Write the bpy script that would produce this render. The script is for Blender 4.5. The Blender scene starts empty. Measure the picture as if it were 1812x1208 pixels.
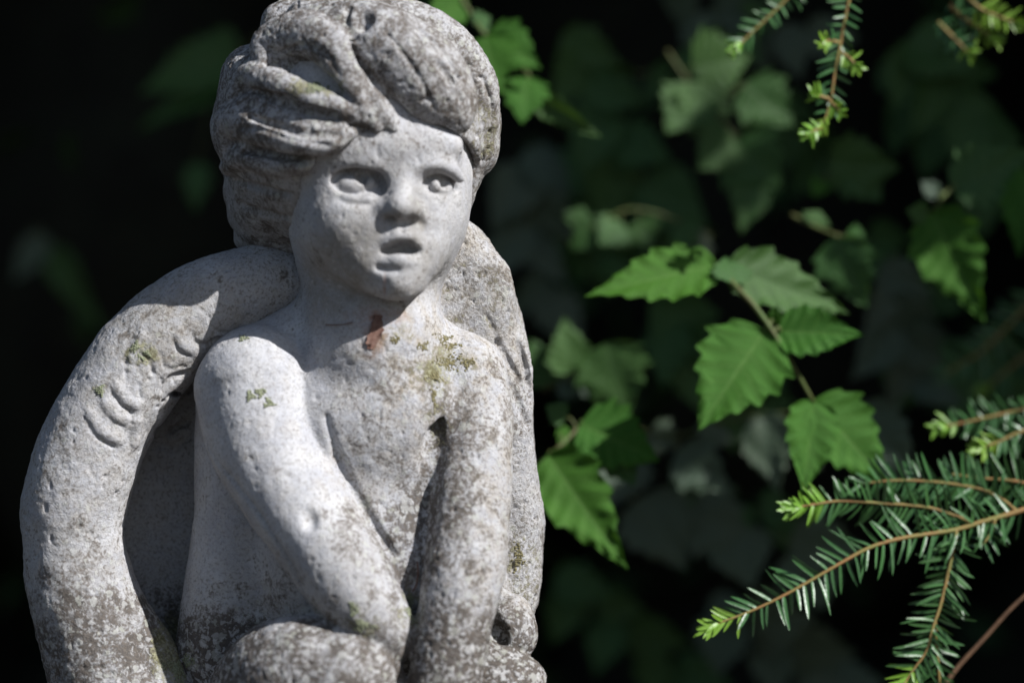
import bpy, math, random
import numpy as np
from mathutils import Vector, Matrix

rng = np.random.default_rng(7)
random.seed(7)
SC = bpy.context.scene
COL = SC.collection
S = 0.0003            # metres per sculpting unit
DIST = 1.51 / S       # camera distance in sculpting units
CAM_H = 0.95

# ------------------------------------------------------------------ helpers
def A(px, py, d):
    """sculpting point: position read off the photograph at depth d behind the statue's mid plane"""
    f = 1.0 + d / DIST
    return ((px - 906.0) * f, float(d), (604.0 - py) * f)

def V(px, py, d):
    x, y, z = A(px, py, d)
    return Vector((x * S, y * S, z * S + CAM_H))

def tag(o, label=None, cat=None, group=None, kind=None):
    if label: o["label"] = label
    if cat: o["category"] = cat
    if group: o["group"] = group
    if kind: o["kind"] = kind
    return o

def empty(name, loc):
    o = bpy.data.objects.new(name, None)
    o.empty_display_size = 0.05
    o.location = loc
    COL.objects.link(o)
    return o

def link(name, me, parent=None, loc=None):
    o = bpy.data.objects.new(name, me)
    COL.objects.link(o)
    if parent is not None:
        o.parent = parent
    if loc is not None:
        o.location = loc
    return o

def np_mesh(name, verts, quads, mat=None, smooth=True, tris=None):
    me = bpy.data.meshes.new(name)
    verts = np.asarray(verts, np.float32)
    quads = np.asarray(quads, np.int32).reshape(-1, 4)
    nt = 0 if tris is None else len(tris)
    nq = len(quads)
    me.vertices.add(len(verts))
    me.vertices.foreach_set("co", verts.ravel())
    loops = quads.ravel()
    starts = np.arange(nq, dtype=np.int32) * 4
    if nt:
        tris = np.asarray(tris, np.int32)
        loops = np.concatenate([loops, tris.ravel()])
        starts = np.concatenate([starts, nq * 4 + np.arange(nt, dtype=np.int32) * 3])
    me.loops.add(len(loops))
    me.loops.foreach_set("vertex_index", loops.astype(np.int32))
    me.polygons.add(nq + nt)
    me.polygons.foreach_set("loop_start", starts.astype(np.int32))
    me.update(calc_edges=True)
    me.validate()
    if smooth:
        me.polygons.foreach_set("use_smooth", np.ones(len(me.polygons), dtype=bool))
    if mat is not None:
        me.materials.append(mat)
    return me

def vnoise(P, scale, seed=0):
    """smooth value noise in [-1,1] at points P (n,3)"""
    Q = np.asarray(P, np.float64) / scale + 1000.0 + seed * 17.31
    I = np.floor(Q).astype(np.int64)
    f = Q - I
    f = f * f * (3 - 2 * f)
    def h(ix, iy, iz):
        n = (ix * 73856093) ^ (iy * 19349663) ^ (iz * 83492791) ^ (seed * 2654435761)
        n = (n ^ (n >> 13)) * 1274126177
        n = n & 0x7fffffff
        n = (n ^ (n >> 16)) * 668265263 & 0x7fffffff
        return (n % 65536) / 32768.0 - 1.0
    r = 0
    for a in (0, 1):
        wa = f[:, 0] if a else 1 - f[:, 0]
        for b in (0, 1):
            wb = f[:, 1] if b else 1 - f[:, 1]
            for c in (0, 1):
                wc = f[:, 2] if c else 1 - f[:, 2]
                r = r + wa * wb * wc * h(I[:, 0] + a, I[:, 1] + b, I[:, 2] + c)
    return r

def fbm(P, scale, octaves=3, seed=0):
    r, a = 0, 1.0
    for i in range(octaves):
        r = r + a * vnoise(P, scale, seed + i)
        scale *= 0.5
        a *= 0.5
    return r

def crom(pts, n=6):
    """Catmull-Rom resampling of rows (any width)"""
    P = np.asarray(pts, np.float64)
    if len(P) < 3:
        return np.vstack([P[0] + (P[-1] - P[0]) * t for t in np.linspace(0, 1, n + 1)])
    Q = np.vstack([2 * P[0] - P[1], P, 2 * P[-1] - P[-2]])
    out = []
    for i in range(1, len(Q) - 2):
        p0, p1, p2, p3 = Q[i - 1], Q[i], Q[i + 1], Q[i + 2]
        for t in np.arange(n) / n:
            out.append(0.5 * (2 * p1 + (p2 - p0) * t + (2 * p0 - 5 * p1 + 4 * p2 - p3) * t * t
                              + (3 * p1 - p0 - 3 * p2 + p3) * t ** 3))
    out.append(P[-1])
    return np.array(out)

# ------------------------------------------------------------------ carving in a distance field
class Stone:
    def __init__(self, lo, hi, h):
        self.h = h
        self.lo = np.array(lo, np.float64)
        self.n = (np.ceil((np.array(hi) - self.lo) / h)).astype(int) + 1
        self.F = np.full(tuple(self.n), 300.0, np.float32)
        self.ax = [(self.lo[i] + np.arange(self.n[i]) * h).astype(np.float32) for i in range(3)]

    def block(self, lo, hi, m):
        sl, g = [], []
        for i in range(3):
            a = int(np.floor((lo[i] - m - self.lo[i]) / self.h))
            b = int(np.ceil((hi[i] + m - self.lo[i]) / self.h)) + 1
            a = min(max(a, 0), self.n[i]); b = min(max(b, 0), self.n[i])
            if b <= a:
                return None, None
            sl.append(slice(a, b)); g.append(self.ax[i][a:b])
        return tuple(sl), (g[0][:, None, None], g[1][None, :, None], g[2][None, None, :])

    def put(self, sl, D, k, sub):
        a = self.F[sl]
        if sub:
            b = -D
            if k > 0:
                hh = np.clip(0.5 - 0.5 * (b - a) / k * -1.0, 0, 1)
                r = a * (1 - hh) + b * hh + k * hh * (1 - hh)
            else:
                r = np.maximum(a, b)
        else:
            b = D
            if k > 0:
                hh = np.clip(0.5 + 0.5 * (b - a) / k, 0, 1)
                r = b * (1 - hh) + a * hh - k * hh * (1 - hh)
            else:
                r = np.minimum(a, b)
        self.F[sl] = r

    def ell(self, c, r, k=20, sub=False, rot=0.0, yaw=0.0):
        """ellipsoid; c=(px,py,d), r=(rx,rz,ry) ; rot turns it in the picture plane (deg, clockwise), yaw about the vertical"""
        c = A(*c); rx, rz, ry = r
        R = max(r)
        sl, g = self.block([v - R for v in c], [v + R for v in c], k + 3 * self.h)
        if sl is None: return
        x, y, z = g[0] - c[0], g[1] - c[1], g[2] - c[2]
        if yaw:
            a = math.radians(yaw); x, y = x * math.cos(a) + y * math.sin(a), -x * math.sin(a) + y * math.cos(a)
        if rot:
            a = math.radians(rot); x, z = x * math.cos(a) - z * math.sin(a), x * math.sin(a) + z * math.cos(a)
        k0 = np.sqrt((x / rx) ** 2 + (y / ry) ** 2 + (z / rz) ** 2) + 1e-6
        k1 = np.sqrt((x / rx ** 2) ** 2 + (y / ry ** 2) ** 2 + (z / rz ** 2) ** 2) + 1e-9
        self.put(sl, (k0 * (k0 - 1) / k1).astype(np.float32), k, sub)

    def chain(self, pts, k=10, sub=False, n=5, sy=1.0, raw=False):
        """tube through (px,py,d,r); sy flattens it in depth"""
        P = crom([list(p if raw else A(*p[:3])) + ([] if raw else [p[3]]) for p in pts], n)
        P[:, 3] = np.maximum(P[:, 3], 1.0)
        m = k + 3 * self.h
        R = P[:, 3].max() * max(1, sy)
        sl, g = self.block(P[:, :3].min(0) - R, P[:, :3].max(0) + R, m)
        if sl is None: return
        D = np.full(tuple(s.stop - s.start for s in sl), 300.0, np.float32)
        for a, b in zip(P[:-1], P[1:]):
            Rr = max(a[3], b[3]) * max(1, sy)
            s2, g2 = self.block(np.minimum(a[:3], b[:3]) - Rr, np.maximum(a[:3], b[:3]) + Rr, m)
            if s2 is None: continue
            x, y, z = g2[0] - a[0], (g2[1] - a[1]) / sy, g2[2] - a[2]
            u = b[:3] - a[:3]; u = np.array([u[0], u[1] / sy, u[2]])
            L = float(u @ u) + 1e-9
            t = np.clip((x * u[0] + y * u[1] + z * u[2]) / L, 0, 1)
            d = np.sqrt((x - u[0] * t) ** 2 + (y - u[1] * t) ** 2 + (z - u[2] * t) ** 2) - (a[3] + (b[3] - a[3]) * t)
            loc = tuple(slice(p.start - q.start, p.stop - q.start) for p, q in zip(s2, sl))
            D[loc] = np.minimum(D[loc], d.astype(np.float32))
        self.put(sl, D, k, sub)

    def slab(self, poly, yc, half, rnd, k=10, sub=False, d0=0, n=4):
        """rounded plate with an outline; yc = depth or function(x,z) of its mid plane"""
        P = np.array([[A(p[0], p[1], d0)[0], A(p[0], p[1], d0)[2]] for p in poly])
        if n > 1:
            P = crom(np.vstack([P, P[:1]]), n)[:-1]
        lo, hi = P.min(0), P.max(0)
        sl, g = self.block([lo[0], -1e4, lo[1]], [hi[0], 1e4, hi[1]], k + rnd + 3 * self.h)
        if sl is None: return
        x, y, z = g
        X = x[:, 0, 0][:, None]; Z = z[0, 0, :][None, :]
        best = np.full((X.shape[0], Z.shape[1]), 1e9, np.float32)
        ins = np.zeros(best.shape, bool)
        for a, b in zip(P, np.roll(P, -1, 0)):
            e = b - a
            wx, wz = X - a[0], Z - a[1]
            t = np.clip((wx * e[0] + wz * e[1]) / (e @ e + 1e-9), 0, 1)
            best = np.minimum(best, (wx - e[0] * t) ** 2 + (wz - e[1] * t) ** 2)
            c = ((a[1] <= Z) & (b[1] > Z)) | ((b[1] <= Z) & (a[1] > Z))
            xi = a[0] + (Z - a[1]) / (e[1] if abs(e[1]) > 1e-9 else 1e-9) * e[0]
            ins ^= c & (X < xi)
        d2 = np.sqrt(best) * np.where(ins, -1, 1) + rnd
        ym = yc(X, Z) if callable(yc) else np.full_like(d2, yc)
        q = np.abs(y - ym[:, None, :]) - (half - rnd)
        d2 = np.broadcast_to(d2[:, None, :], q.shape)
        D = np.sqrt(np.maximum(q, 0) ** 2 + np.maximum(d2, 0) ** 2) + np.minimum(np.maximum(q, d2), 0) - rnd
        self.put(sl, D.astype(np.float32), k, sub)

    def front(self, px, py, default=0.0):
        """depth of the stone's front surface at a place in the picture"""
        d = np.arange(-420, 330, 1.6)
        f = 1 + d / DIST
        P = np.stack([(px - 906) * f, d, (604 - py) * f], 1)
        I = np.round((P - self.lo) / self.h).astype(int)
        ok = ((I >= 0) & (I < self.n)).all(1)
        I = np.clip(I, 0, self.n - 1)
        val = np.where(ok, self.F[I[:, 0], I[:, 1], I[:, 2]], 300)
        hit = np.nonzero(val < 0)[0]
        return float(d[hit[0]]) if len(hit) else default

    def cut(self, pts, k=4, sub=True, n=4):
        """groove (or, with sub=False, a raised line) that follows the surface: rows (px,py,r,sink)"""
        self.chain([(x, y, self.front(x, y) + o, r) for x, y, r, o in pts], k, sub, n)

    def mesh(self):
        """surface nets"""
        F = self.F; h = self.h
        s = F < 0
        nx, ny, nz = F.shape
        cnt = np.zeros((nx - 1, ny - 1, nz - 1), np.uint8)
        cor = [(i, j, k) for i in (0, 1) for j in (0, 1) for k in (0, 1)]
        for i, j, k in cor:
            cnt += s[i:nx - 1 + i, j:ny - 1 + j, k:nz - 1 + k]
        act = np.argwhere((cnt > 0) & (cnt < 8))
        idx = np.full(cnt.shape, -1, np.int32)
        idx[act[:, 0], act[:, 1], act[:, 2]] = np.arange(len(act))
        vals = {c: F[act[:, 0] + c[0], act[:, 1] + c[1], act[:, 2] + c[2]] for c in cor}
        acc = np.zeros((len(act), 3)); num = np.zeros(len(act))
        for c in cor:
            for ax in range(3):
                if c[ax] == 0:
                    c2 = list(c); c2[ax] = 1; c2 = tuple(c2)
                    a, b = vals[c], vals[c2]
                    m = (a < 0) != (b < 0)
                    t = np.where(m, a / np.where(m, a - b, 1), 0)
                    p = np.tile(np.array(c, np.float64), (len(act), 1)); p[:, ax] += t
                    acc[m] += p[m]; num[m] += 1
        verts = self.lo + (act + acc / num[:, None]) * h
        quads = []
        for ax in range(3):
            a = [slice(None)] * 3; b = [slice(None)] * 3
            a[ax] = slice(0, -1); b[ax] = slice(1, None)
            e = s[tuple(a)] != s[tuple(b)]
            E = np.argwhere(e)
            o1, o2 = [(1, 2), (2, 0), (0, 1)][ax]
            ok = (E[:, o1] > 0) & (E[:, o2] > 0) & (E[:, o1] < F.shape[o1] - 1) & (E[:, o2] < F.shape[o2] - 1)
            E = E[ok]
            def cell(d1, d2):
                C = E.copy(); C[:, o1] -= d1; C[:, o2] -= d2
                return idx[C[:, 0], C[:, 1], C[:, 2]]
            q = np.stack([cell(1, 1), cell(0, 1), cell(0, 0), cell(1, 0)], 1)
            inside = s[E[:, 0], E[:, 1], E[:, 2]]
            q[~inside] = q[~inside][:, ::-1]
            quads.append(q)
        quads = np.concatenate(quads)
        quads = quads[(quads >= 0).all(1)]
        return verts, quads

def vnormals(v, q):
    n = np.cross(v[q[:, 2]] - v[q[:, 0]], v[q[:, 3]] - v[q[:, 1]])
    N = np.zeros_like(v)
    for c in range(4):
        for a in range(3):
            N[:, a] += np.bincount(q[:, c], n[:, a], len(v))
    return N / (np.linalg.norm(N, axis=1, keepdims=True) + 1e-12)

def relax(v, q, it=1, lam=0.5):
    for _ in range(it):
        acc = np.zeros_like(v); cnt = np.zeros(len(v))
        for c in range(4):
            i, j = q[:, c], q[:, (c + 1) % 4]
            for a in range(3):
                acc[:, a] += np.bincount(i, v[j, a], len(v))
            cnt += np.bincount(i, minlength=len(v))
        v = v + lam * (acc / np.maximum(cnt, 1)[:, None] - v)
    return v
# ------------------------------------------------------------------ the statue
HV = 3.2
SKULL = ((634, 228, 20), (252, 238, 232))
def dsk(px, py, off=0):
    (cx, cy, cd), (rx, rz, ry) = SKULL
    t = 1 - ((px - cx) / rx) ** 2 - ((py - cy) / rz) ** 2
    return cd - ry * math.sqrt(max(t, 0.02)) + off

# ---- body, one continuous stone: head, neck, torso, arms, thighs
B = Stone((-640, -420, -1160), (60, 330, 620), HV)
# torso
B.slab([(350, 640), (420, 590), (560, 570), (700, 570), (830, 600), (870, 700), (880, 900), (880, 1260), (352, 1260), (350, 900), (350, 720)],
       105, 150, 90, k=10, n=3, d0=90)
B.ell((655, 760, -20), (200, 210, 120), 40)
B.ell((690, 745, -60), (110, 105, 85), 40)            # breast
B.ell((660, 1000, -30), (190, 190, 128), 36)          # belly
# neck and trapezius
B.chain([(645, 430, 20, 122), (655, 520, -2, 122), (664, 610, -28, 122)], 25)
B.chain([(655, 572, 20, 70), (756, 620, 16, 58), (826, 660, 8, 64)], 30)
B.chain([(620, 570, 30, 70), (540, 600, 20, 70), (470, 660, 0, 80)], 35)
# arm on the left of the picture
B.chain([(462, 688, -8, 116), (472, 770, -40, 106), (505, 845, -75, 94), (550, 920, -115, 86), (600, 1000, -150, 80),
         (645, 1070, -170, 70), (685, 1120, -175, 52)], 7, sy=1.2)
# arm on the right of the picture
B.chain([(826, 662, 0, 70), (838, 740, -40, 68), (838, 830, -85, 68), (830, 920, -125, 70), (822, 1000, -155, 70),
         (806, 1085, -175, 66), (794, 1160, -185, 64), (780, 1240, -190, 60), (760, 1300, -190, 52)], 12)
B.ell((690, 1128, -168), (42, 36, 34), 16)
for i, (fx, fr) in enumerate([(705, 17), (735, 19), (765, 19), (795, 17)]):
    B.chain([(fx + 20, 1290, -215, fr + 3), (fx, 1340, -235, fr), (fx - 8, 1390, -215, fr - 2), (fx - 6, 1415, -190, fr - 4)], 6)
B.chain([(800, 1270, -215, 22), (840, 1310, -225, 20), (845, 1350, -220, 15)], 8)
# thigh with the rounded end, and knees
B.chain([(475, 1250, -30, 112), (500, 1212, -110, 112), (540, 1200, -160, 108), (610, 1204, -185, 100)], 10)
B.chain([(610, 1215, -185, 98), (590, 1330, -170, 88), (560, 1480, -120, 74), (555, 1600, -110, 66)], 20)
B.chain([(555, 1620, -110, 60), (560, 1660, -170, 50), (570, 1680, -230, 40)], 20)
B.chain([(820, 1250, -20, 80), (860, 1215, -70, 70), (905, 1240, -80, 70), (880, 1400, -70, 74), (860, 1600, -70, 60)], 16)
B.chain([(860, 1620, -70, 58), (850, 1660, -140, 48), (845, 1680, -200, 38)], 20)
B.ell((903, 1117, -42), (47, 58, 50), 8)              # rounded knob beside the wrist
B.chain([(880, 1150, -60, 34), (850, 1180, -90, 40), (900, 1220, -70, 66)], 14)
B.chain([(884, 1064, -30, 24), (912, 1080, -40, 26)], 12)
B.chain([(868, 1098, -75, 15), (880, 1120, -85, 18), (892, 1132, -85, 10)], 8, sub=True)
# dark gaps
B.chain([(742, 1075, -190, 7), (726, 1130, -205, 12), (712, 1200, -215, 16), (700, 1300, -200, 18)], 8, sub=True)
B.chain([(560, 1092, -150, 9), (620, 1118, -190, 10), (672, 1138, -215, 9)], 8, sub=True)
# chest modelling: fold of the armpit, groove between chest and the right arm
B.cut([(578, 738, 4, 2), (588, 778, 6, 1), (608, 832, 7, 1), (640, 892, 7, 1), (692, 976, 7, 1)], 10)
B.chain([(782, 700, -85, 5), (770, 760, -110, 16), (752, 850, -150, 24), (742, 940, -170, 24), (732, 1010, -180, 16)], 16, sub=True)
B.cut([(362, 778, 4, 2), (386, 819, 6, 2), (425, 865, 7, 2), (475, 932, 7, 2), (514, 1000, 7, 2), (540, 1056, 7, 2), (567, 1088, 6, 2)], 6)
B.ell((548, 918, B.front(548, 918) - 2), (11, 17, 12), 12, sub=True, rot=-12)    # dent on the forearm
# ---- head
B.ell((645, 240, 10), (192, 222, 215), 30)
B.ell((690, 345, -20), (143, 188, 172), 40)
B.ell((592, 400, -30), (72, 95, 112), 40)             # jaw side
B.ell((626, 396, -128), (86, 88, 82), 36)             # cheek
B.ell((750, 402, -106), (50, 74, 68), 40)
B.ell((732, 460, -142), (44, 48, 46), 32)
B.ell((656, 460, -150), (48, 50, 54), 30)             # cheek
B.ell((702, 490, -164), (46, 34, 46), 24)
B.ell((666, 402, -158), (34, 34, 44), 26)
B.chain([(676, 498, -164, 24), (704, 504, -176, 25), (730, 500, -160, 22)], 14)             # chin
B.ell((708, 258, -148), (108, 40, 44), 44)            # brow mass
B.chain([(590, 302, -156, 9), (628, 284, -180, 10), (664, 284, -188, 8)], 22)
B.chain([(742, 294, -186, 7), (768, 290, -180, 9), (796, 298, -160, 8), (815, 315, -138, 7)], 20)
# eye sockets and eyes
B.ell((632, 322, -196), (48, 25, 32), 7, sub=True, rot=4)
B.ell((670, 328, -196), (17, 22, 28), 9, sub=True)
B.ell((780, 326, -182), (31, 21, 36), 6, sub=True, rot=8)
B.ell((757, 324, -190), (12, 14, 18), 8, sub=True)
B.ell((622, 329, -142), (42, 25, 48), 4)
B.ell((773, 331, -124), (27, 23, 42), 4)
B.cut([(588, 322, 4, 2), (603, 305, 7, 4), (630, 299, 8, 6), (658, 303, 9, 7), (676, 320, 9, 6), (681, 344, 6, 3)], 4)
B.cut([(751, 324, 4, 2), (764, 313, 6, 4), (782, 310, 7, 5), (800, 318, 7, 5), (808, 336, 5, 3)], 4)
B.ell((642, 315, B.front(642, 315)), (13, 12, 14), 3, sub=True)
B.ell((786, 322, B.front(786, 322)), (12, 12, 16), 3, sub=True)
B.ell((656, 323, B.front(656, 323) + 2), (9, 10, 9), 4)
B.ell((770, 329, B.front(770, 329) + 2), (7, 9, 8), 4)
# nose
B.chain([(716, 296, -176, 13), (714, 326, -188, 17), (710, 352, -204, 22), (708, 363, -210, 24)], 18)
B.ell((683, 370, -194), (20, 17, 20), 14)
B.ell((733, 373, -194), (18, 16, 20), 14)
B.ell((692, 386, -208), (11, 7, 14), 5, sub=True)
B.ell((727, 388, -206), (8, 6, 12), 5, sub=True)
# mouth
B.ell((708, 432, -176), (48, 30, 30), 18)
B.chain([(674, 450, -180, 7), (690, 428, -198, 9), (712, 418, -204, 11), (732, 426, -196, 9), (746, 444, -178, 6)], 14)
B.ell((707, 472, -178), (44, 24, 28), 14)
B.ell((708, 443, -206), (35, 14, 40), 5, sub=True, rot=-3)
B.ell((712, 436, -206), (22, 13, 36), 5, sub=True)
B.chain([(680, 462, -192, 8), (705, 461, -204, 10), (730, 463, -198, 9), (742, 459, -184, 6)], 8)
B.cut([(669, 473, 5, 2), (686, 478, 6, 2), (704, 479, 4, 1)], 6)
B.cut([(680, 484, 2.6, 0), (683, 500, 2.6, 0), (681, 520, 2.4, 0)], 2)   # crack in the chin

# folds worn into the face
B.cut([(598, 352, 2, 1), (622, 361, 3.5, 1), (652, 362, 3.5, 1), (676, 352, 2, 1)], 9)
B.cut([(748, 396, 3, 1), (756, 424, 3.5, 1), (756, 446, 3, 1)], 10)
B.cut([(713, 400, 2, 0), (712, 410, 2, 0)], 8)
# ---- hair
H = Stone((-560, -330, -40), (40, 330, 640), HV)
H.ell((634, 228, 20), (240, 226, 222), 10)
H.ell((480, 330, 90), (84, 118, 130), 30)
H.ell((500, 400, 130), (70, 70, 110), 30)
H.ell((705, 330, -90), (150, 118, 190), 14, sub=True)         # the face opens the hair
H.ell((640, 330, -175), (108, 70, 90), 14, sub=True)
H.ell((600, 440, -150), (90, 110, 130), 20, sub=True)
def lock(pts, k=7, n=5, sub=False):
    H.chain([(x, y, dsk(x, y, o), r) for x, y, r, o in pts], k, sub, n)
lock([(596, 36, 40, 16), (640, 62, 62, 22), (692, 94, 74, 20), (740, 132, 78, 20), (782, 174, 60, 18), (808, 208, 28, -8), (818, 216, 16, -10)], 8)
lock([(640, 20, 40, 30), (720, 50, 50, 30), (790, 90, 50, 40), (840, 150, 42, 40), (850, 210, 30, 60)], 16)
def lock2(pts, k=8, n=6):
    H.chain([(x, y, dsk(x, y, r - pr), r) for x, y, r, pr in pts], k, False, n)
lock([(500, 44, 40, 30), (560, 14, 44, 40), (630, 16, 46, 40)], 14)
lock2([(548, 36, 40, 24), (600, 78, 40, 26), (640, 140, 34, 22), (672, 196, 22, 14), (696, 226, 12, 4)], 14)
lock2([(474, 108, 24, 16), (480, 80, 36, 32), (530, 64, 44, 42), (584, 84, 42, 46), (618, 134, 34, 38), (640, 188, 22, 22), (668, 226, 10, 8)], 7)
lock2([(424, 172, 24, 6), (446, 138, 28, 18), (490, 150, 28, 30), (540, 174, 27, 34), (596, 188, 22, 28), (640, 212, 12, 12)], 6)
lock2([(420, 208, 22, 4), (450, 182, 22, 10), (498, 202, 19, 16), (552, 220, 17, 18), (606, 222, 10, 12)], 6)
lock2([(408, 262, 22, 4), (418, 216, 36, 10), (462, 224, 34, 26), (520, 246, 31, 36), (576, 250, 25, 32), (622, 236, 10, 12)], 8)
lock2([(404, 296, 16, 0), (436, 276, 24, 8), (490, 290, 22, 14), (540, 288, 16, 12)], 10)
H.ell((414, 232, 60), (40, 62, 90), 24)
H.ell((440, 150, 60), (50, 70, 100), 30)
# side hair in strands down to the nape
for pts in ([(416, 296, 70, 24), (455, 308, 0, 22), (500, 322, -52, 16), (530, 330, -80, 8)], [(420, 338, 70, 24), (462, 352, 0, 20), (505, 364, -40, 13)],
            [(428, 382, 80, 24), (470, 396, 20, 20), (515, 405, -10, 12)], [(438, 422, 100, 24), (490, 434, 50, 20), (530, 438, 20, 12)]):
    H.chain(pts, 10)
# lobe on the right
H.ell((838, 214, 30), (50, 92, 90), 16)
H.ell((848, 262, 10), (34, 44, 60), 12)
H.chain([(832, 300, -20, 18), (829, 340, -10, 13), (820, 368, 0, 12), (808, 395, 10, 8)], 8)
# grooves
def groove(pts, k=5): lock(pts, k, sub=True)
groove([(556, 26, 8, -8), (598, 66, 10, -24), (640, 112, 11, -28), (678, 160, 11, -24), (716, 197, 10, -14), (756, 222, 9, -6), (800, 234, 7, -4)])
H.cut([(474, 114, 9, 2), (500, 116, 18, 7), (545, 130, 23, 13), (594, 154, 14, 8), (622, 176, 5, 1)], 6)
H.cut([(452, 160, 6, 3), (496, 176, 12, 5), (548, 196, 14, 6), (592, 204, 9, 3)], 5)
H.cut([(440, 206, 5, 2), (490, 222, 8, 3), (545, 238, 9, 3), (600, 238, 6, 1)], 6)
H.cut([(430, 268, 6, 2), (480, 270, 12, 4), (540, 280, 12, 5), (590, 272, 9, 3)], 7)
H.cut([(416, 318, 5, 1), (470, 334, 8, 2), (512, 344, 5, 1)], 8)
H.cut([(424, 362, 5, 1), (468, 376, 7, 1), (510, 384, 5, 1)], 8)
H.cut([(616, 16, 5, 1), (613, 40, 6, 2), (626, 66, 6, 1)], 8)
H.ell((642, 36, H.front(642, 36) + 3), (17, 24, 14), 14, sub=True, rot=-20)
H.cut([(776, 114, 4, 1), (786, 126, 6, 1), (794, 136, 5, 1)], 10)
H.ell((798, 142, H.front(798, 142)), (6, 7, 8), 4, sub=True)
H.cut([(632, 104, 7, 4), (652, 128, 8, 6), (684, 168, 8, 6), (720, 203, 8, 5), (760, 226, 7, 3), (800, 237, 5, 2)], 4)
# worn strokes that follow the locks
for a_ in ([(664, 40), (700, 78), (742, 140), (772, 196)], [(740, 50), (784, 96), (806, 140)], [(500, 92), (540, 82), (580, 102), (606, 140)], [(424, 226), (470, 232), (520, 250), (580, 254)], [(850, 140), (868, 190), (866, 244), (850, 286)]):
    sp_ = random.uniform(1.8, 3.0)
    H.cut([(x + random.uniform(-3, 3), y + random.uniform(-3, 3), sp_ * random.uniform(0.7, 1.3), 0.6) for x, y in a_], 6)
groove([(836, 120, 4, 6), (826, 180, 6, 0), (826, 240, 6, 6), (838, 300, 5, 10)], 8)

# ---- the wing on the left: a thick rim, and the hollow inside it
WL = Stone((-960, -180, -1160), (-140, 340, 260), HV)
rim = [(560, 520, 90, 60), (500, 502, 70, 70), (430, 516, 58, 78), (350, 552, 48, 86), (272, 618, 40, 92), (205, 708, 34, 92), (158, 800, 30, 92),
       (131, 890, 28, 92), (128, 960, 28, 88), (142, 1040, 28, 94), (172, 1130, 28, 100), (208, 1225, 28, 110), (270, 1340, 30, 130), (360, 1480, 40, 140)]
WL.chain(rim, 10, sy=1.2)
WL.chain([(430, 545, 40, 46), (368, 574, 30, 46), (312, 614, 16, 46), (268, 654, 8, 46), (230, 724, 2, 44), (204, 806, 0, 42), (180, 890, 0, 40), (174, 948, 2, 40),
          (196, 1040, 6, 44), (232, 1104, 10, 46), (270, 1166, 14, 50), (308, 1236, 20, 54), (350, 1320, 30, 60)], 18, sy=1.3)
WL.slab([(520, 470), (360, 610), (250, 740), (190, 880), (185, 960), (240, 1110), (330, 1260), (420, 1480), (600, 1480), (600, 1000), (600, 600)],
        lambda x, z: 176 + 22 * np.cos((x + 640) / 110.0) + 0 * z, 46, 30, k=8, d0=120)
# feather notches on the rim and in the hollow
for a in ([(340, 588), (347, 604), (364, 610), (386, 602)], [(306, 600), (316, 620), (334, 630)], [(248, 626), (262, 640), (271, 660)],
          [(284, 624), (288, 646), (304, 654), (322, 648)], [(240, 604), (230, 624), (222, 640)], [(370, 560), (378, 580), (396, 588)],
          [(198, 690), (212, 712), (228, 724)], [(178, 722), (198, 744), (220, 754)], [(233, 752), (230, 775), (229, 792)], [(246, 680), (250, 702)],
          [(150, 740), (170, 770), (200, 786)]):
    wr = random.uniform(2.2, 4.6)
    WL.cut([(x + random.uniform(-3, 3), y + random.uniform(-3, 3), wr * (0.5 + i * 0.3), 1.0) for i, (x, y) in enumerate(a)], 5)
    if random.random() < 0.5: WL.cut([(x + 10, y - 8, 6, 4) for x, y in a], 12, sub=False)
for a in ([(330, 660), (304, 668), (290, 690)], [(332, 690), (304, 700), (282, 735)], [(330, 745), (300, 762), (276, 762)], [(330, 775), (304, 792), (280, 786)]):
    WL.cut([(x, y, 6, 1) for x, y in a], 8)
WL.ell((262, 960, 124), (34, 30, 22), 14, sub=True)
WL.ell((262, 830, 124), (18, 60, 18), 14, sub=True)

# ---- the wing on the right: a broad rough plate behind the shoulder
WR = Stone((-360, -80, -1000), (110, 330, 260), HV)
WR.slab([(790, 360), (818, 384), (852, 410), (882, 452), (906, 502), (926, 572), (938, 640), (941, 706), (945, 780), (955, 860), (963, 920), (961, 1000),
         (952, 1064), (944, 1090), (930, 1180), (900, 1400), (640, 1400), (640, 400), (700, 345)],
        lambda x, z: 118 + 0.22 * (x + 60) + 14 * np.sin(z / 90.0), 84, 44, k=8, d0=90, n=3)
WR.ell((850, 520, 60), (60, 80, 30), 30)
WR.ell((905, 690, 70), (34, 90, 24), 24)
WR.ell((930, 660, 60), (8, 60, 12), 8, sub=True, rot=-12)
WR.cut([(908, 690, 5, 0), (922, 722, 8, 1), (932, 748, 6, 1)], 8)
WR.ell((879, 606, WR.front(879, 606)), (6, 8, 10), 3, sub=True)
WR.cut([(862, 560, 4, 1), (900, 640, 5, 1), (928, 690, 5, 1), (936, 720, 4, 0)], 6)

# ---- seat and plinth under the figure (below the picture)
PL = Stone((-900, -440, -3330), (220, 420, -560), 9.0)
PL.slab([(150, 1330), (960, 1320), (1000, 1500), (1010, 1720), (110, 1720), (110, 1500)], 120, 200, 60, k=20, n=2)
PL.slab([(80, 1690), (1040, 1690), (1050, 1740), (1040, 1790), (80, 1790), (70, 1740)], 0, 330, 20, k=4, n=1)
PL.slab([(150, 1780), (970, 1780), (950, 3600), (170, 3600)], 0, 270, 12, k=4, n=1)
PL.slab([(60, 3500), (1060, 3500), (1060, 3768), (60, 3768)], 0, 360, 14, k=4, n=1)

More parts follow.
